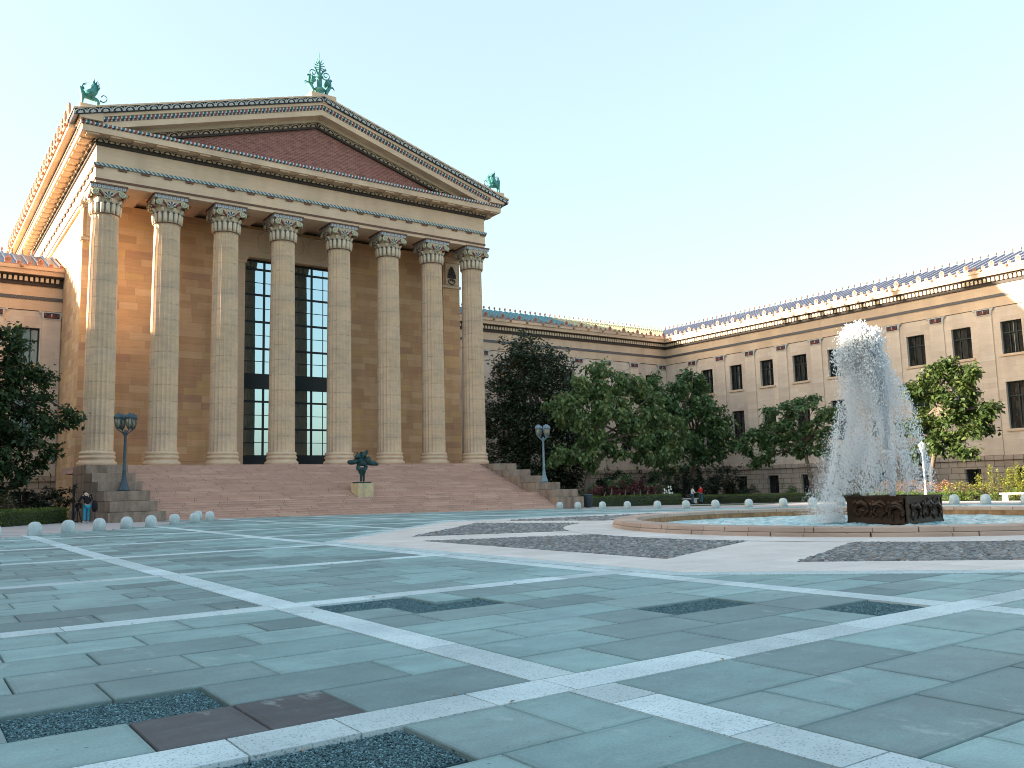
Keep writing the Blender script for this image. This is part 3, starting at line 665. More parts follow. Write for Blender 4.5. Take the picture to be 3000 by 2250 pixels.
# ------------------------------------------------------------------ long museum wings
class Wing:
    """facade frame: u runs along the wall, d stands out from it, z up"""
    def __init__(s,kind,name,label,base,u0,u1,pil,wins,tile,endcut=0,startcut=0):
        s.kind=kind; s.o=thing(name,label,'building',base); s.base=base; s.u0=u0; s.u1=u1; s.endcut=endcut
        s.pil=pil; s.wins=wins; s.tile=tile
    def P(s,u,d,z):
        if s.kind=='x': return (89.7-d,u,z)
        if s.kind=='xm': return (-30.4+d,u,z)
        return (u,87.0-d,z)
    def box(s,b,u0,u1,d0,d1,z0,z1,m=0):
        a=s.P(u0,d0,z0); c=s.P(u1,d1,z1); b.box(a[0],c[0],a[1],c[1],z0,z1,m)
    def rot(s): return {'x':-pi/2,'xm':pi/2,'y':0}[s.kind]
    def local(s,u,d,z):
        p=s.P(u,d,z); return (p[0]-s.base[0],p[1]-s.base[1],p[2]-s.base[2])
    def put(s,b,name,mats,parent=None,smooth=False): return b.build(name,mats,parent or s.o,smooth,origin=s.base)
WIN=[(13.62,16.92),(6.15,10.83),(.06,2.28)]
WW=[2.02,2.02,1.62]
win_cache={}
def window_meshes(w,h,kind):
    key=(w,h,kind)
    if key in win_cache: return win_cache[key]
    f=MB(); t=.11
    for x0,x1 in ((-w/2,-w/2+t),(w/2-t,w/2)): f.box(x0,x1,.36,.50,0,h)
    f.box(-w/2+t,w/2-t,.36,.50,0,t); f.box(-w/2+t,w/2-t,.36,.50,h-t,h)
    if kind==0:
        for x in (-w/6,w/6): f.box(x-.04,x+.04,.38,.47,t,h-t)
        f.box(-w/2+t,w/2-t,.375,.475,h*.66-.05,h*.66+.05)
    elif kind==1:
        f.box(-.05,.05,.37,.47,t,h-t)
        f.box(-w/2+t,w/2-t,.375,.475,h*.70-.06,h*.70+.06)
    else:
        f.box(-.04,.04,.37,.47,t,h-t)
    g=MB(); g.box(-w/2+.02,w/2-.02,.505,.53,.02,h-.02)
    win_cache[key]=(f,g); return f,g
def build_wing(w,antef=True,winmat='dark_glass',zR=25.0):
    u0,u1=w.u0,w.u1; ec=w.endcut
    # wall with true openings
    b=MB(); holes=[]
    for u in w.wins:
        for (z0,z1),ww in zip(WIN,WW): holes.append((u-ww/2,u+ww/2,z0,z1))
    us=sorted(set([u0,u1]+[h[0] for h in holes]+[h[1] for h in holes])); zs=sorted(set([-.5,3.1,22.0]+[v for z in WIN for v in z]))
    for i in range(len(us)-1):
        for j in range(len(zs)-1):
            uc,zc=(us[i]+us[i+1])/2,(zs[j]+zs[j+1])/2
            if any(h[0]<uc<h[1] and h[2]<zc<h[3] for h in holes): continue
            m=1 if zc<3.1 else 0
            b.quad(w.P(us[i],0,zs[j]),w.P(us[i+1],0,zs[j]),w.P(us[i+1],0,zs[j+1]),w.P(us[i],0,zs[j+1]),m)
    for h in holes:
        m=1 if h[3]<3 else 0; D=-.55
        b.quad(w.P(h[0],0,h[2]),w.P(h[0],D,h[2]),w.P(h[0],D,h[3]),w.P(h[0],0,h[3]),m); b.quad(w.P(h[1],0,h[2]),w.P(h[1],0,h[3]),w.P(h[1],D,h[3]),w.P(h[1],D,h[2]),m)
        b.quad(w.P(h[0],0,h[3]),w.P(h[0],D,h[3]),w.P(h[1],D,h[3]),w.P(h[1],0,h[3]),m); b.quad(w.P(h[0],0,h[2]),w.P(h[1],0,h[2]),w.P(h[1],D,h[2]),w.P(h[0],D,h[2]),m)
    for uu in (u0,u1): b.quad(w.P(uu,0,-.5),w.P(uu,-11,-.5),w.P(uu,-11,22),w.P(uu,0,22),0)
    b.quad(w.P(u0,-11,-.5),w.P(u1,-11,-.5),w.P(u1,-11,22),w.P(u0,-11,22),0)
    b.quad(w.P(u0,-.9,-.5),w.P(u1,-.9,-.5),w.P(u1,-.9,20),w.P(u0,-.9,20),2)
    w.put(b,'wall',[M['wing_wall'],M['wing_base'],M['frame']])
    def strip(b,d,z0,z1,m=0): w.box(b,u0,u1-(d if ec else 0),0.0,d,z0,z1,m)
    b=MB(); strip(b,.16,3.12,3.42); strip(b,.10,3.42,3.6); w.put(b,'water_table',M['wing_base'])
    # windows
    for u in w.wins:
        for k,((z0,z1),ww) in enumerate(zip(WIN,WW)):
            f,g=window_meshes(ww,z1-z0,k)
            o=f.build('window',M['frame_green'],w.o,loc=w.local(u,0,z0),rotz=w.rot()); g.build('pane',M[winmat if k<2 else 'dark_glass'],o)
            if k<2:
                s_=MB(); s_.box(-ww/2-.22,ww/2+.22,-.14,-.002,-.24,-.0); s_.build('sill',M['trim'],o)
    # shallow pilasters with painted capitals
    pw=1.50
    for u in w.pil:
        b=MB(); b.box(-pw/2,pw/2,-.13,-.003,3.62-3.6,17.78-3.6)
        p=b.build('pilaster',M['pilaster'],w.o,loc=w.local(u,0,3.6),rotz=w.rot())
        c=MB(); z=14.18
        c.prism_y([(-pw/2,z),(pw/2,z),(pw/2+.08,z+.4),(pw/2+.3,z+.68),(-pw/2-.3,z+.68),(-pw/2-.08,z+.4)],-.20,-.004,0)
        c.box(-pw/2+.12,pw/2-.12,-.225,-.201,z+.08,z+.58,1)
        for k in range(5):
            a=radians(10+40*k); c.tube([(0,-.24,z+.14),(cos(a)*.36,-.25,z+.14+sin(a)*.34)],[.03,.07],4,0 if k==2 else 2,False)
        for q in (-1,1): c.ball((q*(pw/2+.18),-.2,z+.60),(.12,.1,.12),7,5,3); c.tube([(q*.3,-.24,z+.12),(q*.52,-.25,z+.30),(q*.5,-.25,z+.5)],.05,4,2,False)
        c.build('capital',[M['bench_stone'],M['navy'],M['redp'],M['bench_stone']],p)
    # entablature
    b=MB(); strip(b,.06,18.52,19.48); strip(b,.06,19.78,20.76); w.put(b,'entablature',M['trim'])
    b=MB(); strip(b,.03,18.46,18.52,1); strip(b,.14,19.48,19.78,0); w.put(b,'guilloche_band',[M['guilloche'],M['darkbrown']])
    b=MB(); strip(b,.20,20.76,21.06,0); strip(b,.22,21.06,21.5,0); strip(b,.5,21.5,21.64,0); w.put(b,'bed_mould',M['darkbrown'])
    b=MB(); p=.42; n=int((u1-(.45 if ec else 0)-u0)/p)
    for i in range(n): w.box(b,u0+i*p+.07,u0+i*p+.07+.24,.221,.44,21.09,21.47)
    w.put(b,'dentil_course',M['cream_p'])
    b=MB(); strip(b,.86,21.64,22.06); w.put(b,'cornice',M['trim'])
    b=MB(); strip(b,.98,22.06,22.36,0); strip(b,.90,22.36,22.44,1)
    nsp=int((u1-u0-1.5)/2.55)
    for i in range(nsp): 
        q=w.P(u0+1.3+i*2.55,1.05,22.28); b.ball(q,.16,7,5,1)
    w.put(b,'gutter',[M['trim'],M['gutter']])
    # roof
    b=MB(); dE,zE,dR=.80,22.42,-5.9
    a=[w.P(u0,dE,zE),w.P(u1,dE,zE),w.P(u1,dR,zR),w.P(u0,dR,zR)]; 
    if ec: a=[w.P(u0,dE,zE),w.P(u1-dE,dE,zE),w.P(u1-dR,dR,zR),w.P(u0,dR,zR)]
    elif w.kind=='x': a=[w.P(u0,dE,zE),w.P(u1-dE,dE,zE),w.P(u1-dR,dR,zR),w.P(u0,dR,zR)]
    b.quad(*a,0)
    dB=-11.6; uu1=u1+5.9 if w.kind!='y' or ec else u1
    b.quad(w.P(u0,dR,zR-.002),w.P(uu1,dR,zR-.002),w.P(uu1,dB,zE),w.P(u0,dB,zE),0)
    b.poly([w.P(u0,dE,zE),w.P(u0,dR,zR),w.P(u0,dB,zE)],0)
    i=0; u=u0+.2
    mitre = ec or w.kind=='x'
    lim=(u1+5.9) if mitre else u1
    while u<lim-.2:
        ds=dE
        if mitre and u>u1-dE: ds=u1-u
        t=(ds-dE)/(dR-dE); zs_=zE+(zR-zE)*t
        tm=0
        if isinstance(w.tile,list) and len(w.tile)>1:
            if u>w.tilecut: tm=1
        if ds>dR+.15: b.tube([w.P(u,ds,zs_+.02),w.P(u,dR,zR+.02)],.145,6,tm)
        u+=.85; i+=1
    w.put(b,'roof',[M[t] for t in w.tile])
    if antef:
        big=antefix_mb(.58,.70,.13); sm=antefix_mb(.38,.33,.12)
        bo=so=ko=None; k=0; u=u0+.2
        ulim=u1-(1.0 if mitre else 0.2)
        while u<ulim:
            big_=(k%3==0); loc=w.local(u,.82,22.44)
            if big_:
                bo=dup(bo,loc) if bo else big.build('antefix',M['antefix'],w.o,loc=loc,rotz=w.rot())
            else:
                so=dup(so,loc) if so else sm.build('small_antefix',M['antefix'],w.o,loc=loc,rotz=w.rot())
            u+=.85; k+=1
        kb=MB(); kb.tube([(0,0,-.1),(0,0,.12)],[.07,.06],6); kb.ball((0,0,.28),(.12,.16,.19),8,6)
        u=u0+.2; kk=0
        while u<lim-.3 and kk<100:
            loc=w.local(u,dR,zR+.1); ko=dup(ko,loc) if ko else kb.build('ridge_knob',M['antefix'],w.o,smooth=True,loc=loc,rotz=w.rot()); u+=.85; kk+=1
PR=[81.8-4.96*k for k in range(12)]; WR=[84.28-4.96*k for k in range(12)]
wr=Wing('x','museum_wing','long sandstone wing with violet roof closing the right side of the court, behind the fountain',(89.7,57,0),22.5,87.0,PR,WR,['tile_blue'])
build_wing(wr)
PB=[89.2-.75-5.07*k for k in range(9)]; PB[0]=88.85; WB=[86.65-5.07*k for k in range(8)]
wb=Wing('y','museum_wing','rear sandstone wing with teal and yellow roof between the temple and the right wing',(68,87,0),47.65,89.7,PB,[x for x in WB if x>49],['tile_teal','tile_yellow'],endcut=1)
wb.tilecut=73
build_wing(wb)
wl=Wing('y','museum_wing','sandstone wing with dark tiled roof joining the left flank of the temple',(0,87,0),-41.5,11.68,[10.85]+[6.35-5.07*k for k in range(7)],[8.95-5.07*k for k in range(7)],['tile_dark'])
build_wing(wl,winmat='blue_glass')
# the court's left wing stands outside the picture; it is what keeps the plaza in shade
wo=Wing('xm','museum_wing','sandstone wing closing the left side of the court',(-30.4,30,0),-22,86.2,[],[],['tile_dark'])
build_wing(wo,antef=False,zR=23.9)  # ridge of this unseen wing set low so sun reaches the spray top
# ------------------------------------------------------------------ ground
def grid_sheet(x0,x1,y0,y1,step,dz,mat,name,kind='structure',inside=None):
    nx=int((x1-x0)/step)+1; ny=int((y1-y0)/step)+1
    V=[(x0+i*step,y0+j*step,gz(x0+i*step,y0+j*step)+dz) for j in range(ny) for i in range(nx)]
    F=[(j*nx+i,j*nx+i+1,(j+1)*nx+i+1,(j+1)*nx+i) for j in range(ny-1) for i in range(nx-1)]
    if inside: F=[f for f in F if inside(sum(V[q][0] for q in f)/4,sum(V[q][1] for q in f)/4)]
    o=npmesh(name,V,F,mat); o['kind']=kind; return o
b=MB(); b.box(-900,900,-500,1300,-2.2,-.62); g=b.build('ground',M['grass']); g['kind']='structure'
grid_sheet(-42,92,-40,122,2.0,-.10,M['soil'],'garden_bed')
def inpoly(x,y,P):
    r=False; n=len(P); j=n-1
    for i in range(n):
        xi,yi=P[i]; xj,yj=P[j]
        if (yi>y)!=(yj>y) and x<(xj-xi)*(y-yi)/(yj-yi)+xi: r=not r
        j=i
    return r
# paved court: outline follows the bollard lines
COURT=[(-22,-14),(60,-14),(57.5,8),(51.2,24.2),(49.4,32.5),(46.2,40),(45.6,50),(45.2,57.6),(13.2,57.6),(15.2,53.6),(12.2,48.9),(7.6,44.1),(3.4,40.3),(-6,31.5),(-22,18)]
WALK=[(-24,-16),(64,-16),(63,10),(59.5,27.5),(61,34),(66.5,47),(60.5,57.5),(50.9,62.4),(48.4,63.0),(48.7,57.0),(10.2,57.0),(10.4,61.4),(9.4,60.9),(4.7,55.0),(-2,46.6),(-24,20)]
grid_sheet(-24,68,-16,64,.5,-.030,M['walk'],'sidewalk',inside=lambda x,y:inpoly(x,y,WALK) and not (-20<x<44 and y<32))
GX=[4.6+6.25*k for k in range(-5,10)]; GY=[5.67+6.38*k for k in range(-4,9)]
BW=.24; OC=(29.4,18.4); AP=18.1
def octd(x,y,a):   # >0 outside an octagon of apothem a
    dx,dy=abs(x-OC[0]),abs(y-OC[1]); return max(dx,dy,(dx+dy)/sqrt(2))-a
COURSE=[0,.88,1.71,2.49,3.33,4.15,4.95,5.90]
PATCH=[(4.86,6.33,10.80,11.86),(5.60,7.08,10.02,10.80),(7.84,9.36,7.62,8.42),(9.44,10.72,5.91,6.79),(.70,2.16,6.80,7.60),(1.55,2.90,4.60,5.43)]
def in_patch(x,y): return any(p[0]<x<p[1] and p[2]<y<p[3] for p in PATCH)
DARK=[(1.43,2.17,5.91,6.79),(2.17,2.88,5.91,6.79)]
sl=MB(); rs=random.Random(5)
teal=[(.215,.342,.338),(.235,.368,.362),(.195,.312,.31),(.225,.35,.345)]; gry=[(.150,.232,.232),(.168,.254,.252),(.138,.212,.212),(.182,.272,.270)]
def slab(x0,x1,y0,y1,c):
    g=.006+rs.random()*.005; x0+=g;x1-=g;y0+=g;y1-=g; t=[rs.uniform(-.003,.003) for _ in range(4)]
    k=.006; sl.col=(*c,1)
    T=[(x0+k,y0+k),(x1-k,y0+k),(x1-k,y1-k),(x0+k,y1-k)]; Bm=[(x0,y0),(x1,y0),(x1,y1),(x0,y1)]
    vs=[(x,y,gz(x,y)+.004+t[i]) for i,(x,y) in enumerate(T)]+[(x,y,gz(x,y)-.006+t[i]) for i,(x,y) in enumerate(Bm)]+[(x,y,gz(x,y)-.06) for x,y in Bm]
    e=.035+rs.random()*.03; I=[(x0+e,y0+e),(x1-e,y0+e),(x1-e,y1-e),(x0+e,y1-e)]
    vs+=[(x,y,gz(x,y)+.004+t[i]) for i,(x,y) in enumerate(I)]
    sl.add(vs,[(12,13,14,15)],0); sl.col=(c[0]*.90,c[1]*.90,c[2]*.90,1); q=len(sl.v)-16
    for f in [(i,(i+1)%4,12+(i+1)%4,12+i) for i in range(4)]+[(4+i,4+(i+1)%4,(i+1)%4,i) for i in range(4)]+[(8+i,8+(i+1)%4,4+(i+1)%4,4+i) for i in range(4)]: sl.f.append(tuple(q+i for i in f)); sl.m.append(0); sl.c.append(sl.col)
for a in range(len(GX)-1):
    for q in range(len(GY)-1):
        xa,xb=GX[a]+BW,GX[a+1]-BW; ya=GY[q]+BW; near=abs(GX[a]-4)<9 and GY[q]<16
        for r in range(7):
            y0,y1=ya+COURSE[r],ya+COURSE[r+1]
            off=[0,.74][(r+a+q)%2]+rs.uniform(-.12,.12)
            cuts=[xa]; x=xa+(1.46 if off<.4 else .74)+rs.uniform(-.1,.1)
            while x<xb-.45: cuts.append(x); x+=1.46+rs.uniform(-.16,.16)
            cuts.append(xb)
            ps=[p for p in PATCH+DARK if p[2]<(y0+y1)/2<p[3] and p[1]>xa-.1 and p[0]<xb+.1]
            if ps:
                fixed=[v for p in ps for v in (p[0],p[1]) if xa+.1<v<xb-.1]
                cuts=[c for c in cuts if all(abs(c-v)>.5 for v in fixed) and not any(p[0]+.02<c<p[1]-.02 for p in ps)]+fixed
                cuts=sorted(set(cuts+[xa,xb]))
            last=None
            for x0,x1 in zip(cuts[:-1],cuts[1:]):
                xc,yc=(x0+x1)/2,(y0+y1)/2
                if in_patch(xc,yc): continue
                if octd(xc,yc,AP-1.6)<0: continue
                if not all(inpoly(px,py,COURT) for px,py in ((x0,y0),(x1,y0),(x1,y1),(x0,y1))):
                    if not inpoly(xc,yc,COURT): continue
                if any(p[0]<xc<p[1] and p[2]<yc<p[3] for p in DARK): c=(.072,.072,.076)
                else: c=rs.choice(teal) if rs.random()<.56 else rs.choice(gry)
                k=rs.uniform(.98,1.24); slab(x0,x1,y0,y1,(c[0]*k,c[1]*k,c[2]*k))
o=sl.build('plaza_paving',M['slab']); o['kind']='structure'
grid_sheet(-23,61,-15,58.5,.5,-.058,M['joint'],'joint_bed',inside=lambda x,y:inpoly(x,y,COURT) and octd(x,y,AP-1)>0)
# granite bands of the paving grid, in stones of uneven length
bd=MB(); rs=random.Random(9)
def bandstone(x0,x1,y0,y1):
    k=rs.uniform(.78,1.04); g=.007
    x0+=g;x1-=g;y0+=g;y1-=g
    bd.col=(k,k,k,1)
    vs=[(x,y,gz(x,y)+.006+rs.uniform(-.002,.002)) for x,y in ((x0,y0),(x1,y0),(x1,y1),(x0,y1))]+[(x,y,gz(x,y)-.06) for x,y in ((x0,y0),(x1,y0),(x1,y1),(x0,y1))]
    bd.add(vs,[(0,1,2,3)]+[(4+i,4+(i+1)%4,(i+1)%4,i) for i in range(4)])
for x in GX:
    y=-14.0
    while y<57:
        L=rs.choice([.8,1.1,1.5,1.9]); nxt=y+L
        for gy in GY:
            if y<gy-BW<nxt: nxt=gy-BW
            if abs(y-(gy-BW))<1e-6: y=gy+BW; nxt=y+L
        yc=(y+nxt)/2
        if nxt-y>.05 and inpoly(x,yc,COURT) and octd(x,yc,AP-.9)>0: bandstone(x-BW,x+BW,y,nxt)
        y=nxt
for gy in GY:
    x=-22.0
    while x<60:
        nxt=x+rs.choice([.75,1.1,1.45,1.9]); xc=(x+nxt)/2
        if inpoly(xc,gy,COURT) and octd(xc,gy,AP-.9)>0: bandstone(x,nxt,gy-BW,gy+BW)
        x=nxt
o=bd.build('granite_bands',M['bandstone']); o['kind']='structure'
# octagon: granite border, cream paving, pebble beds between the spokes
def ocv(a): 
    h=a*math.tan(pi/8); return [(OC[0]+x,OC[1]+y) for x,y in ((-a,-h),(-h,-a),(h,-a),(a,-h),(a,h),(h,a),(-h,a),(-a,h))]
def ring_poly(P,Q,dz,mat,name,kind='structure',th=.05):
    b=MB(); n=len(P)
    for i in range(n):
        j=(i+1)%n; m=14
        for t in range(m):
            l=lambda A,B,s:(A[0]+(B[0]-A[0])*s,A[1]+(B[1]-A[1])*s)
            p0,p1,q0,q1=l(P[i],P[j],t/m),l(P[i],P[j],(t+1)/m),l(Q[i],Q[j],t/m),l(Q[i],Q[j],(t+1)/m)
            z=lambda w:(w[0],w[1],gz(*w)+dz)
            b.quad(z(p0),z(p1),z(q1),z(q0)); b.quad((p0[0],p0[1],gz(*p0)+dz-th),(p1[0],p1[1],gz(*p1)+dz-th),z(p1),z(p0))
    o=b.build(name,mat); o['kind']=kind; return o
ring_poly(ocv(AP+.22),ocv(AP-.24),.016,M['band'],'octagon_border')
ring_poly(ocv(AP-.24),ocv(AP-2.05),.018,M['cream'],'cream_paving')
RI=11.3; Pc=(29.5,18.7)
inner=ocv(AP-2.05); cr=MB(); beds=[]
SPW=1.35
for i in range(8):
    A,B_=Vector((*inner[i],0)),Vector((*inner[(i+1)%8],0)); c=Vector((*OC,0))
    # spoke centred on vertex i
    d=(A-c).normalized(); n_=Vector((-d.y,d.x,0)); m=10; r1=(A-c).length+.25
    def arc_r(dirv): return RI
    for s in range(m):
        ra,rb=RI-.6+(r1-RI+.6)*s/m,RI-.6+(r1-RI+.6)*(s+1)/m
        pts=[c+d*ra-n_*SPW,c+d*rb-n_*SPW,c+d*rb+n_*SPW,c+d*ra+n_*SPW]
        cr.poly([(p.x,p.y,gz(p.x,p.y)+.0135) for p in pts])
    e=(B_-A).normalized(); t0=SPW/sin(radians(67.5)); 
    d2=(B_-c).normalized(); n2=Vector((-d2.y,d2.x,0))
    beds.append((A+e*t0,B_-e*t0,d,n_,d2,n2))
# ring of cream round the pool
mseg=96
for k in range(mseg):
    a0_,a1_=2*pi*k/mseg,2*pi*(k+1)/mseg
    q=[(Pc[0]+r*cos(a),Pc[1]+r*sin(a)) for r,a in ((9.0,a0_),(RI,a0_),(RI,a1_),(9.0,a1_))]
    cr.poly([(x,y,gz(x,y)+.0225) for x,y in q])
o=cr.build('cream_spokes',M['cream']); o['kind']='structure'
# pebbles: flattened stones, several thousand to a bed
PV=np.array([(cos(a)*r,sin(a)*r,z) for z,r in ((-.6,.75),(.1,1),(.62,.66)) for a in np.linspace(0,2*pi,7)[:-1]]+[(0,0,.86)])
PF=[]
for j in range(2):
    for i in range(6): PF+= [(j*6+i,j*6+(i+1)%6,(j+1)*6+(i+1)%6),(j*6+i,(j+1)*6+(i+1)%6,(j+1)*6+i)]
PF+=[(12+i,12+(i+1)%6,18) for i in range(6)]; PF=np.array(PF)
def stones(name,pts,size,mat,tones,kind='stuff',flat=.55,label=None,cat=None):
    n=len(pts); pts=np.array(pts); s=size*RNG.uniform(.6,1.35,(n,1)); an=RNG.uniform(0,2*pi,n); el=RNG.uniform(.6,1.0,(n,1))
    base=PV[None,:,:]*np.concatenate([s,s*el,s*flat],1)[:,None,:]; ca,sa=np.cos(an)[:,None],np.sin(an)[:,None]
    tx=RNG.uniform(-.35,.35,n)[:,None]
    x=base[...,0]*ca-base[...,1]*sa; y=base[...,0]*sa+base[...,1]*ca; z=base[...,2]+x*tx
    V=np.stack([x,y,z],-1)+pts[:,None,:]; F=(PF[None]+19*np.arange(n)[:,None,None]).reshape(-1,3)
    tn=np.array(tones)[RNG.integers(0,len(tones),n)]*RNG.uniform(.7,1.25,(n,1)); tn=np.concatenate([tn,np.ones((n,1))],1)
    o=npmesh(name,V.reshape(-1,3),F,mat,smooth=True,tone=np.repeat(tn,len(PF),axis=0)); tag(o,label,cat,None,kind); return o
peb=[(.17,.175,.175),(.20,.21,.205),(.14,.145,.145),(.25,.25,.24),(.22,.185,.16),(.30,.30,.29),(.16,.18,.18)]
for i,(A,B_,d,n_,d2,n2) in enumerate(beds):
    c=Vector((*OC,0)); pc=Vector((*Pc,0)); pts=[]; mid=(A+B_)/2
    near=(mid-Vector((0,0,0))).length
    sp=.105 if near<24 else .13 if near<38 else .2
    L=(B_-A).length; e=(B_-A)/L; nn=Vector((-e.y,e.x,0)); 
    if nn.dot(c-mid)<0: nn=-nn
    nu=int(L/sp); nv=int(8/sp)
    for iv in range(nv):
        for iu in range(-2,nu+2):
            p=A+e*((iu+random.uniform(-.35,.35))*sp)+nn*((iv+random.uniform(-.35,.35))*sp)
            if (p-pc).length<RI+.05: continue
            if (p-c).dot(n_)<SPW or (p-c).dot(-n2)<SPW: continue
            if (p-A).dot(nn)<0.02: continue
            pts.append((p.x,p.y,gz(p.x,p.y)+.002))
    if len(pts)>2: stones('pebble_bed',pts,sp*.62,M['pebble'],peb,label=None)
    bb=MB()
    bb.poly([(p.x,p.y,gz(p.x,p.y)-.006) for p in (A,B_,c+d2*(RI-1)-n2*SPW,c+d*(RI-1)+n_*SPW)])
    bb.build('pebble_mortar',M['joint'])['kind']='structure'
# missing slabs filled with crushed stone
gr=[(.055,.115,.13),(.075,.15,.17),(.045,.09,.105),(.16,.29,.32),(.09,.17,.19)]
for p in PATCH:
    n=int((p[1]-p[0])*(p[3]-p[2])*9500); pts=np.stack([RNG.uniform(p[0]+.01,p[1]-.01,n),RNG.uniform(p[2]+.01,p[3]-.01,n),RNG.uniform(-.036,-.022,n)],1)
    stones('gravel_patch',pts,.0088,M['grit'],gr,flat=.7)
    b=MB(); b.box(p[0],p[1],p[2],p[3],-.09,-.034); b.build('gravel_base',M['grit_base'] if 'grit_base' in M else M['joint'])['kind']='structure'
# dry leaves and twigs blown into the joints
lv=MB(); rs=random.Random(77)
for _ in range(150):
    y=rs.choice(GY[3:7])+rs.choice([-.24,.24,rs.uniform(-3,3)]); x=rs.uniform(-4,16); h=rs.uniform(.012,.035); a=rs.uniform(0,6.3)
    if octd(x,y,AP)<0 or y<1.5: continue
    lv.col=rs.choice([(.22,.11,.05,1),(.30,.18,.08,1),(.14,.09,.05,1)])
    z=gz(x,y)+.014; c,s=cos(a)*h,sin(a)*h
    lv.add([(x-c,y-s,z),(x+s*.5,y-c*.5,z+h*.35),(x+c,y+s,z+.004),(x-s*.5,y+c*.5,z+h*.2)],[(0,1,2),(0,2,3)])
tag(lv.build('fallen_leaves',M['pebble']),'small dry brown leaves scattered along the paving joints','leaves',None,'stuff')
# light kerb strip along the foot of the stairs
b=MB()
for i in range(16):
    x0=13.3+i*2.03; b.add([(x,y,gz(x,y)+zz) for x,y,zz in ((x0,57.0,.02),(x0+2.02,57.0,.02),(x0+2.02,57.6,.02),(x0,57.6,.02))]+[(x,57.0,gz(x,57)-.1) for x in (x0,x0+2.02)],[(0,1,2,3),(4,5,1,0)])
b.build('stair_kerb',M['coping'])['kind']='structure'
# grass strip inside the walk and lawn edge at the far right
b=MB()
for i in range(6):
    x,y=51.5+i*1.15,55.3-i*.62
b.prism_z([(x,y) for x,y in ((55.2,51.8),(59.6,47.2),(61.6,47.6),(57.0,52.4))],gz(58,50)-.05,gz(58,50)+.02)
b.build('lawn_strip',M['grass'])['kind']='structure'
# ------------------------------------------------------------------ fountain
fo=thing('fountain_pool','low round stone fountain pool with pink coping and churning water','fountain',(Pc[0],Pc[1],0))
FO=(Pc[0],Pc[1],0.0)
def ringblock(b,r0,r1,z0,z1,a0,a1,m=0,n=6,bev=.02):
    for k in range(n):
        t0,t1=a0+(a1-a0)*k/n,a0+(a1-a0)*(k+1)/n
        P=lambda r,a,z:(Pc[0]+r*cos(a),Pc[1]+r*sin(a),z)
        prof=[(r0,z0),(r1,z0),(r1,z1-bev),(r1-bev,z1),(r0+bev,z1),(r0,z1-bev)]
        for i in range(6):
            (ra,za),(rb,zb_)=prof[i],prof[(i+1)%6]; b.quad(P(ra,t0,za),P(ra,t1,za),P(rb,t1,zb_),P(rb,t0,zb_),m)
        if k==0: b.poly([P(r,t0,z) for r,z in prof],m)
        if k==n-1: b.poly([P(r,t1,z) for r,z in prof],m)
rs=random.Random(3)
b=MB(); nb=22
for k in range(nb):
    a0_=2*pi*k/nb; j=rs.uniform(-.012,.012); ringblock(b,8.55,9.42+j,-.05,.137,a0_+.002,a0_+2*pi/nb-.002)
b.build('pool_step',M['coping'],fo,origin=FO)
b=MB()
for k in range(nb):
    a0_=2*pi*(k+.45)/nb; j=rs.uniform(-.012,.012); ringblock(b,8.5,9.36+j,.150,.285+j*.4,a0_+.0015,a0_+2*pi/nb-.0015)
b.build('pool_coping',M['coping'],fo,origin=FO)
b=MB()
for k in range(64):
    t0,t1=2*pi*k/64,2*pi*(k+1)/64
    P=lambda r,a,z:(Pc[0]+r*cos(a),Pc[1]+r*sin(a),z)
    b.quad(P(8.52,t0,-.6),P(8.52,t1,-.6),P(8.52,t1,.15),P(8.52,t0,.15))
    b.quad(P(9.0,t0,.125),P(9.0,t1,.125),P(9.0,t1,.155),P(9.0,t0,.155))
b.build('pool_wall',M['poolwall'],fo,origin=FO)
nr,na=40,160; V=[];F=[]
for i in range(nr+1):
    for j in range(na):
        r=8.5*i/nr; a=2*pi*j/na; x,y=r*cos(a),r*sin(a)
        h=.035*sin(x*2.3+1.3*sin(y*1.7))*sin(y*2.9+1.1*sin(x*2.1))+.025*sin(x*5.1+y*3.3)*sin(y*6.1-x*1.9)+.02*RNG.normal()*(.4+.6*(r<7))
        V.append((x,y,-.06+h*min(1,(8.5-r)*2+.15)))
for i in range(nr):
    for j in range(na): F.append((i*na+j,i*na+(j+1)%na,(i+1)*na+(j+1)%na,(i+1)*na+j))
w=npmesh('water',V,F,M['water'],smooth=True,loc=(Pc[0],Pc[1],0)); w['kind']='structure'
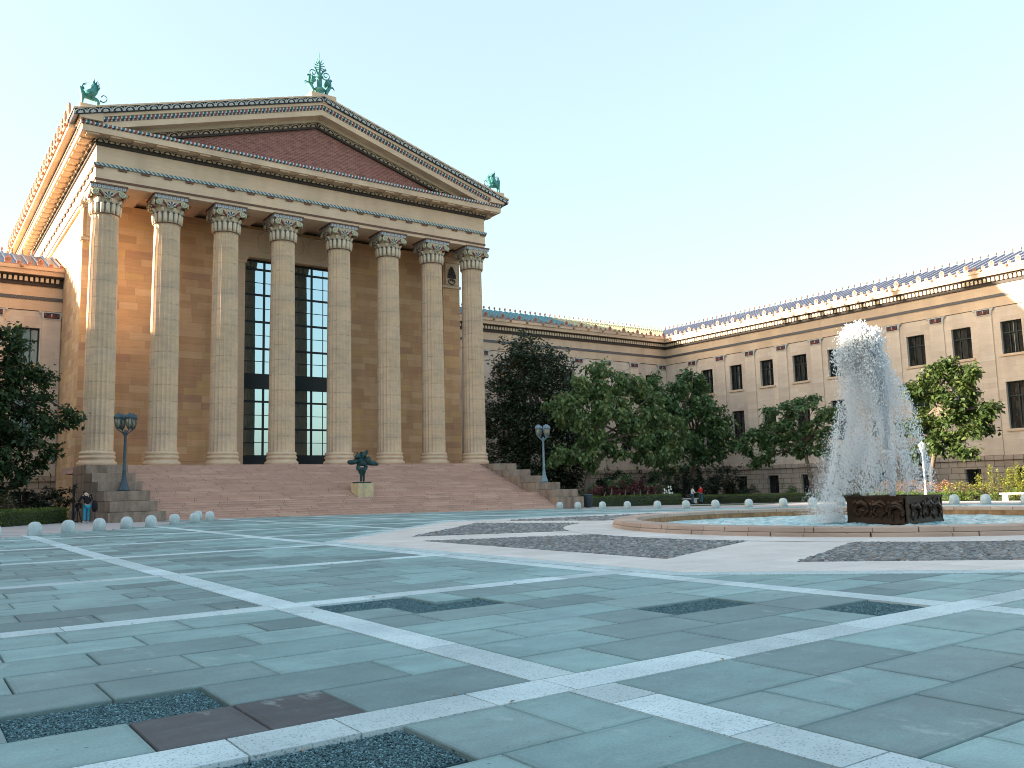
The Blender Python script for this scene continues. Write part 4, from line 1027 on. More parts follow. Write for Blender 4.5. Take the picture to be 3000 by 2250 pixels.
# bronze box with relief panels
BX=(30.1,17.95)
bx=thing('fountain_box','dark bronze square fountain box with figures in relief standing in the pool','fountain',(BX[0],BX[1],-.2))
BO=(BX[0],BX[1],-.2); BS=.83
def relief_panel(rot,seed):
    rr=random.Random(seed); b=MB(); h=1.42
    b.box(-h,h-.07,-h,-h+.14,-.02,.96)
    b.box(-h-.02,h-.05,-h-.04,-h+.02,.90,.985); b.box(-h-.02,h-.05,-h-.03,-h+.02,-.02,.05)
    for cx in (-.72,.18,.86):                          # crouching swimmers in low relief
        for q in range(2):
            x=cx+rr.uniform(-.1,.1); z=.55+rr.uniform(-.06,.1)
            y=-h-.02
            b.tube([(x-.30,y,z-.15),(x-.16,y-.06,z+.08),(x+.05,y-.09,z+.12),(x+.24,y-.07,z+.02),(x+.34,y-.03,z-.2)],[.05,.10,.12,.09,.05],7)
            b.tube([(x+.20,y,z),(x+.30,y-.06,z-.22),(x+.12,y-.05,z-.36)],[.05,.06,.03],6)
            b.tube([(x-.22,y,z),(x-.34,y-.05,z-.26),(x-.18,y-.05,z-.40)],[.06,.06,.04],6)
            b.ball((x-.32,y-.05,z+.10),(.09,.07,.10),8,6)
    for k in range(10):
        x=rr.uniform(-1.3,1.2); z=rr.uniform(.08,.85); b.tube([(x,-h,z),(x+rr.uniform(-.2,.2),-h-.04,z+rr.uniform(.05,.18)),(x+rr.uniform(-.3,.3),-h,z+.2)],[.02,.04,.02],5)
    b.v=[(x,-h+(y+h)*.55 if y<-h else y,z) for x,y,z in b.v]
    b.xf(Matrix.Translation((BX[0],BX[1],0))@Matrix.Rotation(rot,4,'Z')@Matrix.Diagonal((BS,BS,.97,1)))
    b.build('relief_panel',M['relief'],bx,origin=BO)
for k in range(4): relief_panel(-pi/2*k,k+4)
b=MB(); b.box(BX[0]-1.0,BX[0]+1.0,BX[1]-1.0,BX[1]+1.0,-.25,.70); b.build('inner_basin',M['relief'],bx,origin=BO)
# the water jet: thousands of drops thrown up and falling back, leaning with the wind
def spray():
    pts=[];sz=[];st=[]
    LX,LY=-.52,.855; DX,DY=.855,.52         # across the view to the left, and away
    R=random.Random(21)
    def put(l,d,z,s,k): pts.append((BX[0]+LX*l+DX*d,BX[1]+LY*l+DY*d,z)); sz.append(s); st.append(k)
    for _ in range(16000):                    # the rising jet
        t=R.random()**.75; z=.72+t*6.5; r=.06+.36*t**1.6; put(.12*t+.5*t*t+R.gauss(0,.5)*r,R.gauss(0,.5)*r,z,R.uniform(.012,.030),3.2)
    for _ in range(7000):                    # the breaking head
        z=7.35-abs(R.gauss(0,1.05)); w_=.34+.24*(7.6-z)**.7; l_=R.gauss(0,.62)*w_; put(.84-.06*(7.5-z)+l_,R.gauss(0,.62)*w_,z+.06*sin(l_*6)+R.gauss(0,.07)-.35*l_*l_,R.choice((.009,.012,.018,.03)),1.6)
    for _ in range(26):                      # ragged tongues breaking off the head
        l0,d0,z0,rr=R.gauss(.86,.34),R.gauss(0,.3),R.uniform(6.2,7.55),R.uniform(.07,.17); z0-=.9*(l0-.86)**2
        for _ in range(330): put(l0+R.gauss(0,rr),d0+R.gauss(0,rr),z0-abs(R.gauss(0,.28))+R.gauss(0,.07),R.choice((.008,.012,.02,.03)),1.6)
    CL=[(R.uniform(0,2*pi),R.random()**.45,R.random()) for _ in range(190)]
    def veil(phi,q,u,j):
        z=7.2*(1-u); Rr=.48+1.85*u**.8; return (.92-1.7*u+1.5*u*u+Rr*q*cos(phi)+R.gauss(0,j),Rr*(.85 if sin(phi)>0 else .5)*q*sin(phi)+R.gauss(0,j),z)
    for _ in range(7000):
        l,d,z=veil(R.uniform(0,2*pi),R.random()**.4,R.random()**.85,.05)
        put(l,d,max(.02,z),R.uniform(.006,.017),R.uniform(1.2,3.2))
    for _ in range(38000):                   # falling strands
        phi,q,u=R.choice(CL); u=min(1,max(0,u+R.gauss(0,.075))); l,d,z=veil(phi,q,u,.075)
        if l<-.2 and R.random()<.4: continue
        put(l,d,max(.02,z),R.uniform(.007,.022),R.uniform(1.2,3.2))
    for _ in range(4500):                    # wind-blown drift on the left
        u=R.random(); put(1.6+1.3*u+R.gauss(0,.3),R.gauss(0,.7),max(.02,3.4*(1-u)**1.1+R.gauss(0,.15)),R.uniform(.006,.015),1.5)
    for _ in range(1500): put(1.9+R.gauss(0,.35),R.gauss(0,.4),abs(R.gauss(0,.22)),R.uniform(.01,.03),1)
    P=np.array(pts); S=np.array(sz); K=np.array(st)
    keep=~((np.abs(P[:,0]-BX[0])<1.22)&(np.abs(P[:,1]-BX[1])<1.22)&(P[:,2]<.95)&(np.hypot(P[:,0]-BX[0],P[:,1]-BX[1])>.35))
    dl=(P[:,0]-BX[0])*LX+(P[:,1]-BX[1])*LY; dd=(P[:,0]-BX[0])*DX+(P[:,1]-BX[1])*DY
    keep&=~((P[:,2]<1.05)&(dd<.3)&(dl<1.75)&(np.hypot(dl,dd)>.3))
    P,S,K=P[keep],S[keep],K[keep]; n=len(P)
    D=np.array([(1,0,0),(-1,0,0),(0,1,0),(0,-1,0),(0,0,1),(0,0,-1)],float)
    tri=np.array([(0,2,4),(2,1,4),(1,3,4),(3,0,4),(2,0,5),(1,2,5),(3,1,5),(0,3,5)])
    an=RNG.uniform(0,pi,n); base=np.repeat(D[None],n,0)*S[:,None,None]; base[...,2]*=K[:,None]
    x=base[...,0]*np.cos(an)[:,None]-base[...,1]*np.sin(an)[:,None]; y=base[...,0]*np.sin(an)[:,None]+base[...,1]*np.cos(an)[:,None]
    lean=RNG.uniform(-.5,.5,n)[:,None]*base[...,2]
    V=np.stack([x+lean,y-lean,base[...,2]],-1)+P[:,None,:]; F=(tri[None]+6*np.arange(n)[:,None,None]).reshape(-1,3)
    o=npmesh('water_jet',V.reshape(-1,3)-np.array([BX[0],BX[1],.6]),F,M['spray'],smooth=True,loc=(BX[0],BX[1],.6))
    mb=MB(); rings=[]
    for i in range(15):
        u=i/14; z=7.3-7.1*u; r=.42+1.5*u if i else .05; l=.92-.75*u
        rings.append([(LX*(l+r*cos(a))+DX*.85*r*sin(a),LY*(l+r*cos(a))+DY*.85*r*sin(a),z-.6) for a in np.linspace(0,2*pi,25)[:-1]])
    for q in rings: mb.v.extend(q)
    for i in range(14):
        for j in range(24): mb.f.append((i*24+j,(i+1)*24+j,(i+1)*24+(j+1)%24,i*24+(j+1)%24)); mb.m.append(0); mb.c.append(None)
    mb.f.append(tuple(range(24))); mb.f.append(tuple(14*24+23-j for j in range(24))); mb.m+=[0,0]; mb.c+=[None,None]
    mb.build('mist',M['mist'],o)
    tag(o,'tall white fountain jet breaking into spray above the bronze box','water jet',None,'stuff')
spray()

# ------------------------------------------------------------------ bollards
b=MB(); b.lathe([(.275,-.1),(.275,.30),(.265,.38),(.235,.46),(.175,.53),(.09,.565),(.01,.575)],28)
LB=[(-2.9,34.9),(-1.4,36.2),(.05,37.6),(1.6,38.9),(3.25,39.9),(4.82,41.1),(6.25,42.3),(7.75,43.75),(9.2,45.1),(10.65,46.6),(12.25,48.4),(13.8,50.2),(15.5,53.2),(15.75,56.6)]
RB=[(44.1,55.3),(44.6,53.6),(45.1,51.2),(45.5,48.8),(45.5,45.6),(45.3,42.6),(45.4,40.0),(46.9,38.4),(48.2,36.6),(48.6,34.6),(49.3,33.0),(50.0,30.8),(50.5,28.6),(50.8,26.5),(50.6,24.6),(51.0,22.6),(51.5,20.6)]
bl_labels={}
def boll(first,x,y,label):
    loc=(x,y,gz(x,y))
    if first is None:
        o=b.build('bollard',M['bollard'],smooth=True,loc=loc); tag(o,label,'bollard','granite bollards edging the court'); return o
    return dup(first,loc,label=label,rotz=random.uniform(0,6))
first=None
ordn=['first','second','third','fourth','fifth','sixth','seventh','eighth','ninth','tenth','eleventh','twelfth']
vis=LB[4:]
for i,(x,y) in enumerate(LB):
    if i<4: continue
    k=i-4
    lab={0:'round-topped granite bollard cut by the left edge of the picture',8:'round-topped granite bollard near the stairs, front one of the cluster of three',9:'round-topped granite bollard set back against the foot of the stairs, left of the steps'}.get(k,'round-topped granite bollard in the left row, %s from the left edge'%ordn[k])
    o=boll(first,x,y,lab); first=first or o
for i,(x,y) in enumerate(RB):
    if i<2: lab=['round-topped bollard before the right end of the stairs, left one of two','round-topped bollard before the lowest right cheek block, right one of two'][i]
    elif i<11: lab='round-topped bollard in the right row left of the water jet, %s after the stair pair'%ordn[i-2]
    elif i in (11,12): continue
    elif i==13: lab='sunlit bollard just right of the bronze fountain box'
    elif i==14: lab='sunlit bollard in the right row, second right of the bronze box'
    else: lab='sunlit bollard in the right row, %s right of the bronze box'%ordn[i-13]
    boll(first,x,y,lab)

# ------------------------------------------------------------------ lamps
def lamp4(name,label,loc,mat,rot):
    t=thing(name,label,'street lamp',loc,'four-lantern lamps on the stair walls')
    b=MB(); b.lathe([(.36,0),(.36,.08),(.33,.16),(.26,.34),(.18,.62),(.13,.95),(.11,1.25),(.135,1.3),(.105,1.36),(.095,2.4),(.08,3.55),(.10,3.6),(.10,3.68),(.07,3.75),(.07,4.0)],20)
    b.build('post',mat,t,True)
    for k in range(4):
        a=rot+k*pi/2+pi/4; c,s=cos(a),sin(a); R=.50
        ar=MB(); ar.tube([(.05*c,.05*s,3.6),(.2*c,.2*s,3.78),(R*.8*c,R*.8*s,3.93),(R*c,R*s,4.0)],[.04,.04,.035,.04],6)
        o=ar.build('arm',mat,t,True)
        ln=MB(); q=(R*c,R*s,4.0)
        ln.lathe([(.05,0),(.10,.03),(.12,.09)],12,q); ln.lathe([(.245,.70),(.275,.74),(.285,.82),(.25,.86),(.24,.93),(.17,1.0),(.06,1.05),(.05,1.10),(.01,1.12)],14,q)
        for j in range(6):
            e=2*pi*j/6; ln.tube([(q[0]+.115*cos(e),q[1]+.115*sin(e),q[2]+.08),(q[0]+.20*cos(e),q[1]+.20*sin(e),q[2]+.35),(q[0]+.25*cos(e),q[1]+.25*sin(e),q[2]+.72)],.018,4)
        l=ln.build('lantern',mat,t,True)
        gl=MB(); gl.lathe([(.09,.09),(.17,.3),(.225,.70)],12,q); gl.build('lamp_glass',M['lampglass'],l,True)
    return t
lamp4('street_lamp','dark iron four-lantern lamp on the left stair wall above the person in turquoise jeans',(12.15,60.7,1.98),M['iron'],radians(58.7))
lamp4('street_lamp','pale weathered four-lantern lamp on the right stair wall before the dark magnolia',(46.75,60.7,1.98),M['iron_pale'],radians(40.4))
t=thing('street_lamp','cream single-lantern lamp post standing behind the fountain spray','street lamp',(60.2,33.4,-.1))
b=MB(); b.lathe([(.14,0),(.14,.25),(.10,.4),(.085,1.2),(.07,3.2),(.085,3.25),(.06,3.35),(.08,3.42)],16); b.build('post',M['iron_white'],t,True)
b=MB(); b.lathe([(.08,3.42),(.15,3.52),(.20,3.74),(.225,3.95),(.235,4.0),(.21,4.05),(.19,4.11),(.11,4.17),(.04,4.21),(.01,4.27)],16); b.build('lantern',M['iron_white'],t,True)

# ------------------------------------------------------------------ abstract bronze on the landing
ped=thing('pedestal','square green-stained stone block on the stair landing under the abstract bronze','pedestal',(29.8,62.1,1.13))
b=MB(); b.box(29.15,30.47,61.45,62.75,1.13,2.2); b.build('block',M['ped_stone'],ped,origin=(29.8,62.1,1.13))
b=MB()
for i in range(2): b.box(29.149,29.152,61.448,62.752,1.13,2.2)
stt=thing('statue','dark green abstract bronze sculpture on two stubby legs before the columns','statue',(29.8,62.1,2.2))
b=MB(); b.box(29.25,30.35,61.55,62.65,2.2,2.31); b.build('plinth',M['bronze'],stt,origin=(29.8,62.1,2.2))
s_pts=[(0,0,1.05),(-.10,-.05,.70),(.16,.03,.70),(-.10,-.05,.11),(.16,.03,.11),(.02,0,.85),
       (-.38,0,1.15),(-.32,.05,1.45),(0,.02,1.62),(.36,0,1.45),(.38,0,1.12),
       (-.20,0,1.85),(.1,.1,1.95),(-.42,-.1,2.15),(-.55,.0,2.02),(.0,0,2.25),(.28,0,2.30),(.42,-.05,2.48),(.52,-.05,2.45),
       (-.75,.05,1.62),(-1.08,.0,1.66),(-1.15,.05,1.50),(.52,0,1.62),(.92,-.1,1.55),(1.32,0,1.48),(1.45,.0,1.46),(.62,.1,1.95),(.75,.1,2.05),(.9,.2,1.55),(1.1,.2,1.52)]
s_ed=[(0,5),(5,1),(5,2),(1,3),(2,4),(0,6),(6,7),(7,8),(8,9),(9,10),(10,0),(8,11),(8,12),(11,13),(13,14),(13,15),(12,15),(15,16),(16,17),(17,18),(11,19),(19,20),(20,21),(12,22),(22,23),(23,24),(24,25),(22,26),(26,27),(23,28),(28,29)]
s_r=[.36,.10,.10,.09,.09,.32,.17,.18,.30,.19,.19,.28,.30,.24,.18,.26,.18,.20,.14,.20,.25,.16,.27,.23,.15,.09,.18,.17,.17,.13]
skin('figure',s_pts,s_ed,s_r,M['bronze'],stt,sub=1,loc=(0,0,.0))

# ------------------------------------------------------------------ roof bronzes
def griffin_mesh():
    """faces +X, feet on z=0"""
    b=MB()
    pts=[(0,0,.78),(.38,0,.86),(.62,0,1.02),(.74,0,1.28),(.72,0,1.48),(.90,0,1.52),(-.38,0,.72),(-.55,0,.66),
         (.60,.12,.70),(.62,.13,.36),(.64,.13,.02),(.74,.13,.02),(.60,-.12,.70),(.66,-.13,.36),(.70,-.13,.02),(.80,-.13,.02),
         (-.52,.14,.50),(-.40,.15,.30),(-.62,.15,.20),(-.56,.15,.02),(-.44,.15,.02),(-.56,-.14,.50),(-.44,-.15,.30),(-.70,-.15,.18),(-.66,-.15,.02),(-.54,-.15,.02)]
    ed=[(0,1),(1,2),(2,3),(3,4),(4,5),(0,6),(6,7),(2,8),(8,9),(9,10),(10,11),(2,12),(12,13),(13,14),(14,15),(7,16),(16,17),(17,18),(18,19),(19,20),(7,21),(21,22),(22,23),(23,24),(24,25)]
    rd=[.20,.24,.23,.16,.14,.06,.17,.17,.12,.075,.06,.05,.12,.075,.06,.05,.15,.09,.06,.05,.045,.15,.09,.06,.05,.045]
    mb_add_mesh(b,skin_data(pts,ed,rd,1))
    b.tube([(-.62,0,.72),(-.85,0,.62),(-1.05,0,.75),(-1.12,0,.98),(-1.02,0,1.18),(-.84,0,1.2),(-.74,0,1.08),(-.72,0,1.0)],[.06,.05,.045,.04,.035,.035,.05,.02],6)
    for q in (-1,1):
        W_=[(.56,1.18),(.30,.78),(-.02,.72),(-.22,.92),(-.40,1.20),(-.52,1.55),(-.44,1.60),(-.46,1.82),(-.34,1.76),(-.32,2.02),(-.20,1.86),(-.12,2.10),(-.04,1.88),(.0,1.62),(.12,1.42),(.34,1.26)]
        st_=len(b.v); b.prism_y(W_,q*.20-.04,q*.20+.04)
        for i_ in range(st_,len(b.v)): x_,y_,z_=b.v[i_]; b.v[i_]=(x_,y_+q*.16*max(0,z_-.9),z_)
        for (x_,z_) in ((-.52,1.55),(-.46,1.82),(-.32,2.02),(-.12,2.10)): b.tube([(x_+.1,q*.4,z_-.2),(x_,q*.42,z_),(x_+.06,q*.44,z_+.16)],[.05,.035,.01],4)
        b.tube([(.68,q*.06,1.58),(.60,q*.10,1.76),(.42,q*.12,1.84),(.34,q*.12,1.90)],[.05,.045,.03,.01],5)
        b.tube([(.62,q*.02,1.55),(.55,q*.04,1.40)],[.07,.08],5)
    return b
g=griffin_mesh()
g.build('griffin_statue',M['verdigris'],smooth=True,loc=(10.85,70.0,31.46),rotz=pi)
o=COL.objects[-1]; tag(o,'verdigris winged griffin facing left on the left roof corner of the temple','statue','roof corner griffins')
dup(o,(48.4,70.0,31.5),label='verdigris winged griffin facing right on the right roof corner of the temple',rotz=0)
fi=thing('roof_finial','verdigris finial with spirals, spikes and two rearing winged horses on the roof peak','finial',(29.65,70.3,37.12))
b=MB()
b.lathe([(.52,0),(.52,.10),(.40,.18),(.36,.62),(.50,.70),(.54,.80),(.42,.88),(.34,.98),(.24,1.05),(.21,1.9),(.33,1.96),(.36,2.04),(.24,2.10),(.17,2.3),(.09,2.55),(.02,2.72)],20)
b.build('stem',M['verdigris'],fi,True)
b=MB()
b.lathe([(.02,2.45),(.13,2.7),(.17,3.0),(.12,3.3),(.02,3.6)],10)
for k in range(11):
    a=radians(-40+26*k)
    if k in (4,5,6): L=.62+.5*(k==5)
    else: L=.55
    c,s=cos(a),sin(a); z=3.0+.25*s
    b.tube([(.1*c,0,z),(L*.7*c,0,z+L*.6*s),(L*c,0,z+L*s)],[.03,.05,.015],5)
b.tube([(0,0,3.4),(0,0,4.25)],[.05,.012],5)
b.build('sunburst',M['verdigris'],fi,True)
for q in (-1,1):
    b=MB(); sp=[(q*.12,0,2.10)]
    for t in np.linspace(0,3.2*pi,30):
        rr=.46*(1-t/(3.6*pi)); sp.append((q*(.62-rr*cos(t)*1.0),0,2.28-rr*sin(t)))
    b.tube(sp,[.05]*len(sp),6)
    b.tube([(q*.15,0,2.2),(q*.32,0,2.62),(q*.62,0,2.84),(q*.5,0,2.72)],[.05,.10,.09,.03],6)
    b.tube([(q*.45,0,2.78),(q*.62,0,3.02)],[.05,.01],4); b.build('spiral',M['verdigris'],fi,True)
    # rearing horse
    h=MB()
    pts=[(q*.78,0,.95),(q*.95,0,1.25),(q*1.0,0,1.5),(q*1.0,0,1.86),(q*1.02,0,2.02),(q*1.24,0,1.88),(q*.66,0,.70),
         (q*1.1,.1,1.30),(q*1.36,.1,1.40),(q*1.42,.1,1.18),(q*1.08,-.1,1.22),(q*1.30,-.1,1.20),(q*1.42,-.1,.98),
         (q*.70,.12,.52),(q*.86,.12,.32),(q*.70,.12,.02),(q*.60,-.12,.52),(q*.74,-.12,.30),(q*.60,-.12,.02)]
    ed=[(0,1),(1,2),(2,3),(3,4),(4,5),(0,6),(2,7),(7,8),(8,9),(1,10),(10,11),(11,12),(6,13),(13,14),(14,15),(6,16),(16,17),(17,18)]
    mb_add_mesh(h,skin_data(pts,ed,[.20,.22,.18,.13,.12,.06,.19,.08,.06,.03,.08,.06,.03,.13,.07,.05,.13,.07,.05],1))
    h.tube([(q*.58,0,.72),(q*.50,.02,.5),(q*.62,.05,.2),(q*.8,.05,.02)],[.06,.05,.05,.02],5)
    for k in range(5):
        a=radians(100+14*k) if q>0 else radians(80-14*k); L=.75-.06*k
        for y in (-.16,.16): h.tube([(q*.88,y,1.25),(q*.88+cos(a)*L*.6,y*1.4,1.25+sin(a)*L*.6),(q*.88+cos(a)*L-q*.0,y*1.7,1.25+sin(a)*L)],[.09,.10,.03],5)
    h.build('winged_horse',M['verdigris'],fi,True)

# ------------------------------------------------------------------ people
def person(label,loc,rot,pose,top,legs,extra=None,shoe=None,hair=True):
    t=thing('person',label,'person',loc,rotz=rot)
    hd=pose['head']; P=pose
    pts=[P['pelvis'],P['waist'],P['chest'],P['neck'],hd, P['ls'],P['le'],P['lh'],P['rs'],P['re'],P['rh'], P['lk_h'],P['lk'],P['la'],P['lt'],P['rk_h'],P['rk'],P['ra'],P['rt']]
    ed=[(0,1),(1,2),(2,3),(3,4),(2,5),(5,6),(6,7),(2,8),(8,9),(9,10),(0,11),(11,12),(12,13),(13,14),(0,15),(15,16),(16,17),(17,18)]
    rd=[.13,.12,.135,.055,.10,.065,.045,.035,.065,.045,.035,.085,.06,.045,.04,.085,.06,.045,.04]
    skin('body',pts,ed,rd,M['skin'],t,1)
    # clothing: shells that follow the body
    i=[0,1,2,5,6,7,8,9,10]; pt=[pts[k] for k in i]; pt[5]=tuple(Vector(pts[6]).lerp(Vector(pts[7]),.85)); pt[8]=tuple(Vector(pts[9]).lerp(Vector(pts[10]),.85))
    skin('jacket',pt,[(0,1),(1,2),(2,3),(3,4),(4,5),(2,6),(6,7),(7,8)],[.17,.16,.175,.09,.068,.055,.09,.068,.055],top,t,1)
    i=[0,11,12,13,15,16,17]; pt=[pts[k] for k in i]
    skin('trousers',pt,[(0,1),(1,2),(2,3),(0,4),(4,5),(5,6)],[.155,.115,.085,.07,.115,.085,.07],legs,t,1)
    b=MB()
    for k,f in ((13,14),(17,18)): b.tube([pts[k],tuple(Vector(pts[k])*.4+Vector(pts[f])*.6),pts[f]],[.06,.06,.045],8)
    b.build('shoes',shoe or M['black_cloth'],t,True)
    if hair:
        b=MB(); b.ball((hd[0]-.02,hd[1],hd[2]+.045),(.115,.105,.12),12,8); b.build('hair',M['hair'],t,True)
    b=MB()
    for q in (5,): pass
    # hands with separate fingers
    for e,hn in ((6,7),(9,10)):
        d=(Vector(pts[hn])-Vector(pts[e])).normalized(); sd=d.orthogonal().normalized(); o3=Vector(pts[hn])
        b.ball(tuple(o3+d*.05),(.035,.035,.045),8,6)
        for f in range(4):
            s=sd*((f-1.5)*.018); L=[.06,.075,.07,.055][f]
            b.tube([tuple(o3+d*.07+s),tuple(o3+d*(.07+L*.6)+s),tuple(o3+d*(.07+L)+s+d.cross(sd)*.02)],[.010,.009,.007],5)
        b.tube([tuple(o3+d*.03+sd*.03),tuple(o3+d*.06+sd*.06),tuple(o3+d*.09+sd*.065)],[.012,.010,.008],5)
    b.build('hands',M['skin'],t,True)
    b=MB()                                    # face: nose, eyes, mouth, ears
    fx=hd[0]+.10
    b.tube([(fx-.01,hd[1],hd[2]+.02),(fx+.022,hd[1],hd[2]-.02),(fx,hd[1],hd[2]-.03)],[.008,.014,.010],5)
    for q in (-1,1): b.ball((hd[0],hd[1]+q*.10,hd[2]-.01),(.02,.012,.035),6,5)
    b.build('face',M['skin'],t,True)
    return t
bend=dict(pelvis=(-.02,0,1.0),waist=(0,0,1.18),chest=(.10,0,1.50),neck=(.20,0,1.66),head=(.36,0,1.66),
 ls=(.13,.20,1.55),le=(.16,.33,1.28),lh=(.36,.34,1.16),rs=(.13,-.20,1.55),re=(.20,-.30,1.26),rh=(.40,-.16,1.20),
 lk_h=(-.02,.10,.92),lk=(.03,.11,.50),la=(-.03,.12,.08),lt=(.15,.13,.04),rk_h=(-.02,-.10,.92),rk=(.05,-.10,.50),ra=(.0,-.10,.08),rt=(.18,-.11,.04))
pp=person('person in black top and turquoise jeans with bowed head beside the left stair wall',(9.45,57.4,gz(9.4,57.4)),radians(105),bend,M['black_cloth'],M['jeans'],shoe=M['white_cloth'])
pp.scale=(1.06,1.06,1.06)
cl_=MB(); cl_.tube([(.14,-.07,1.64),(.12,0,1.67),(.14,.07,1.64)],.035,6); cl_.build('collar',M['white_cloth'],pp,True)
bag=thing('backpack','black backpack hanging at the side of the person in turquoise jeans','bag',(9.86,57.3,.86))
b=MB(); b.ball((0,0,.22),(.17,.15,.36),14,10); b.tube([(-.06,-.05,.52),(-.2,-.08,.78),(-.30,.05,.72)],.025,6); b.build('bag_body',M['black_cloth'],bag,True)
b=MB(); b.ball((.05,-.11,.12),(.11,.08,.16),10,8); b.build('bag_pocket',M['black_cloth'],bag,True)
tp=thing('tripod','black camera tripod in front of the person in turquoise jeans by the hedge end','tripod',(9.0,57.7,gz(8.9,58)))
for k in range(3):
    a=radians(80+120*k); b=MB(); b.tube([(0,0,1.02),(.28*cos(a),.28*sin(a),0)],[.03,.02],7); b.build('leg',M['black_cloth'],tp,True)
b=MB(); b.box(-.09,.09,-.07,.07,1.06,1.2); b.tube([(0,-.05,1.13),(0,-.2,1.13)],.05,10); b.tube([(0,0,.95),(0,0,1.08)],.035,8); b.build('camera',M['black_cloth'],tp)
stand=dict(pelvis=(0,0,.94),waist=(0,0,1.10),chest=(.02,0,1.36),neck=(.03,0,1.50),head=(.07,0,1.62),
 ls=(.02,.19,1.40),le=(.10,.26,1.14),lh=(.28,.16,1.06),rs=(.02,-.19,1.40),re=(.10,-.26,1.14),rh=(.30,-.16,1.08),
 lk_h=(0,.10,.86),lk=(.03,.11,.48),la=(-.01,.12,.08),lt=(.15,.13,.04),rk_h=(0,-.10,.86),rk=(.02,-.11,.48),ra=(.0,-.12,.08),rt=(.16,-.13,.04))
person('person in red jacket and blue jeans standing by the stone bench',(63.1,57.3,gz(63,57.3)),radians(170),stand,M['red_cloth'],M['jeans2'])
person('person in white top and blue jeans facing the one in red by the bench',(62.35,57.75,gz(62.3,57.7)),radians(-20),stand,M['white_cloth'],M['jeans2']).scale=(.95,.95,.95)

# ------------------------------------------------------------------ bench, bin
def bench(loc,rot,label):
    t=thing('stone_bench',label,'bench',loc,'stone benches by the hedges',rot)
    b=MB(); b.box(-1.1,1.1,-.25,.25,.40,.50); b.build('seat',M['bench_stone'],t)
    for x in (-.8,.8): b=MB(); b.box(x-.16,x+.16,-.2,.2,0,.40); b.build('leg',M['bench_stone'],t)
    return t
bench((62.9,59.0,gz(63,59)),radians(-28),'pale stone bench behind the couple between two hedges')
bench((58.3,26.2,gz(58,26)),radians(-70),'sunlit pale stone bench at the right edge before the tall yellow plants')
t=thing('litter_bin','dark round steel litter bin between the stair wall and the hedge','bin',(49.35,57.9,gz(49,58)))
b=MB(); b.lathe([(.30,0),(.30,.05),(.36,.1),(.40,.95),(.42,1.0)],24); b.build('body',M['bin'],t,True)
b=MB(); b.lathe([(.45,1.0),(.46,1.08),(.40,1.13),(.22,1.16),(.2,1.10)],24); b.build('lid',M['bin'],t,True)
# ------------------------------------------------------------------ plants
def leaf_cloud(n,centers,spread,size,droop=.4,flat=.5,rs=None):
    """numpy cloud of folded leaves round clump centres -> V,F (two quads per leaf)"""
    C=np.asarray(centers); idx=RNG.integers(0,len(C),n); p=C[idx]+RNG.normal(0,1,(n,3))*np.asarray(spread)
    az=RNG.uniform(0,2*pi,n); dz=-droop+RNG.normal(0,flat,n)
    d=np.stack([np.cos(az),np.sin(az),dz],1); d/=np.linalg.norm(d,axis=1)[:,None]
    up=np.stack([RNG.normal(0,.5,n),RNG.normal(0,.5,n),np.ones(n)],1); s=np.cross(d,up); s/=np.linalg.norm(s,axis=1)[:,None]; nrm=np.cross(s,d)
    L=size*RNG.uniform(.6,1.3,n)[:,None]; W=L*.30
    a=p; m=p+d*L*.5; t=p+d*L-nrm*L*.10
    l=m+s*W+nrm*L*.06; r=m-s*W+nrm*L*.06
    V=np.stack([a,l,t,r],1).reshape(-1,3); q=4*np.arange(n)[:,None]
    F=np.concatenate([q+np.array([[0,1,2]]),q+np.array([[0,2,3]])],0)
    return V,F
def blob_clumps(blobs,dens,R):
    out=[]
    for (c,r) in blobs:
        n=max(3,int(dens*(r[0]*r[1]*r[2])**(2/3)))
        for _ in range(n):
            v=Vector((R.gauss(0,1),R.gauss(0,1),R.gauss(0,1))).normalized(); k=R.uniform(.35,1.04)**.55 if R.random()<.87 else R.uniform(1.05,1.38)
            out.append((c[0]+v.x*r[0]*k,c[1]+v.y*r[1]*k,c[2]+v.z*r[2]*k))
    return out
def tree(name,label,loc,blobs,leaf,nleaf,lsize,trunk,limbs=True,bark='bark',clump=3.2,spread=.34,droop=.6,seed=1,cat='tree',group=None):
    R=random.Random(seed); t=thing(name,label,cat,loc,group)
    cl=blob_clumps(blobs,clump,R); V,F=leaf_cloud(nleaf,cl,(spread,spread,spread*.8),lsize,droop)
    npmesh('crown',V,F,M[leaf],t)
    b=MB(); 
    for path,rad in trunk: b.tube(path,rad,9)
    if limbs:
        top=Vector(trunk[0][0][-1])
        for c,r in blobs:
            c=Vector(c); st=top if len(trunk)==1 or R.random()<.5 else Vector(trunk[-1][0][-1]); m=st.lerp(c,.55)+Vector((R.uniform(-.3,.3),R.uniform(-.3,.3),-.15*r[2]))
            rb=.05+.03*min(r); b.tube([tuple(st),tuple(m),tuple(c+Vector((0,0,.3*r[2])))],[rb*1.6,rb,.02],6)
            for _ in range(3):
                e=c+Vector((R.uniform(-1,1)*r[0],R.uniform(-1,1)*r[1],R.uniform(-.4,1)*r[2]))*.8; b.tube([tuple(m),tuple(m.lerp(e,.5)+Vector((0,0,.1))),tuple(e)],[rb*.7,.035,.012],5)
    b.build('trunk',M[bark],t,True); return t
def rel(blobs,base): return [((c[0]-base[0],c[1]-base[1],c[2]-base[2]),r) for c,r in blobs]
def trel(path,base): return [tuple(a-b for a,b in zip(p,base)) for p in path]
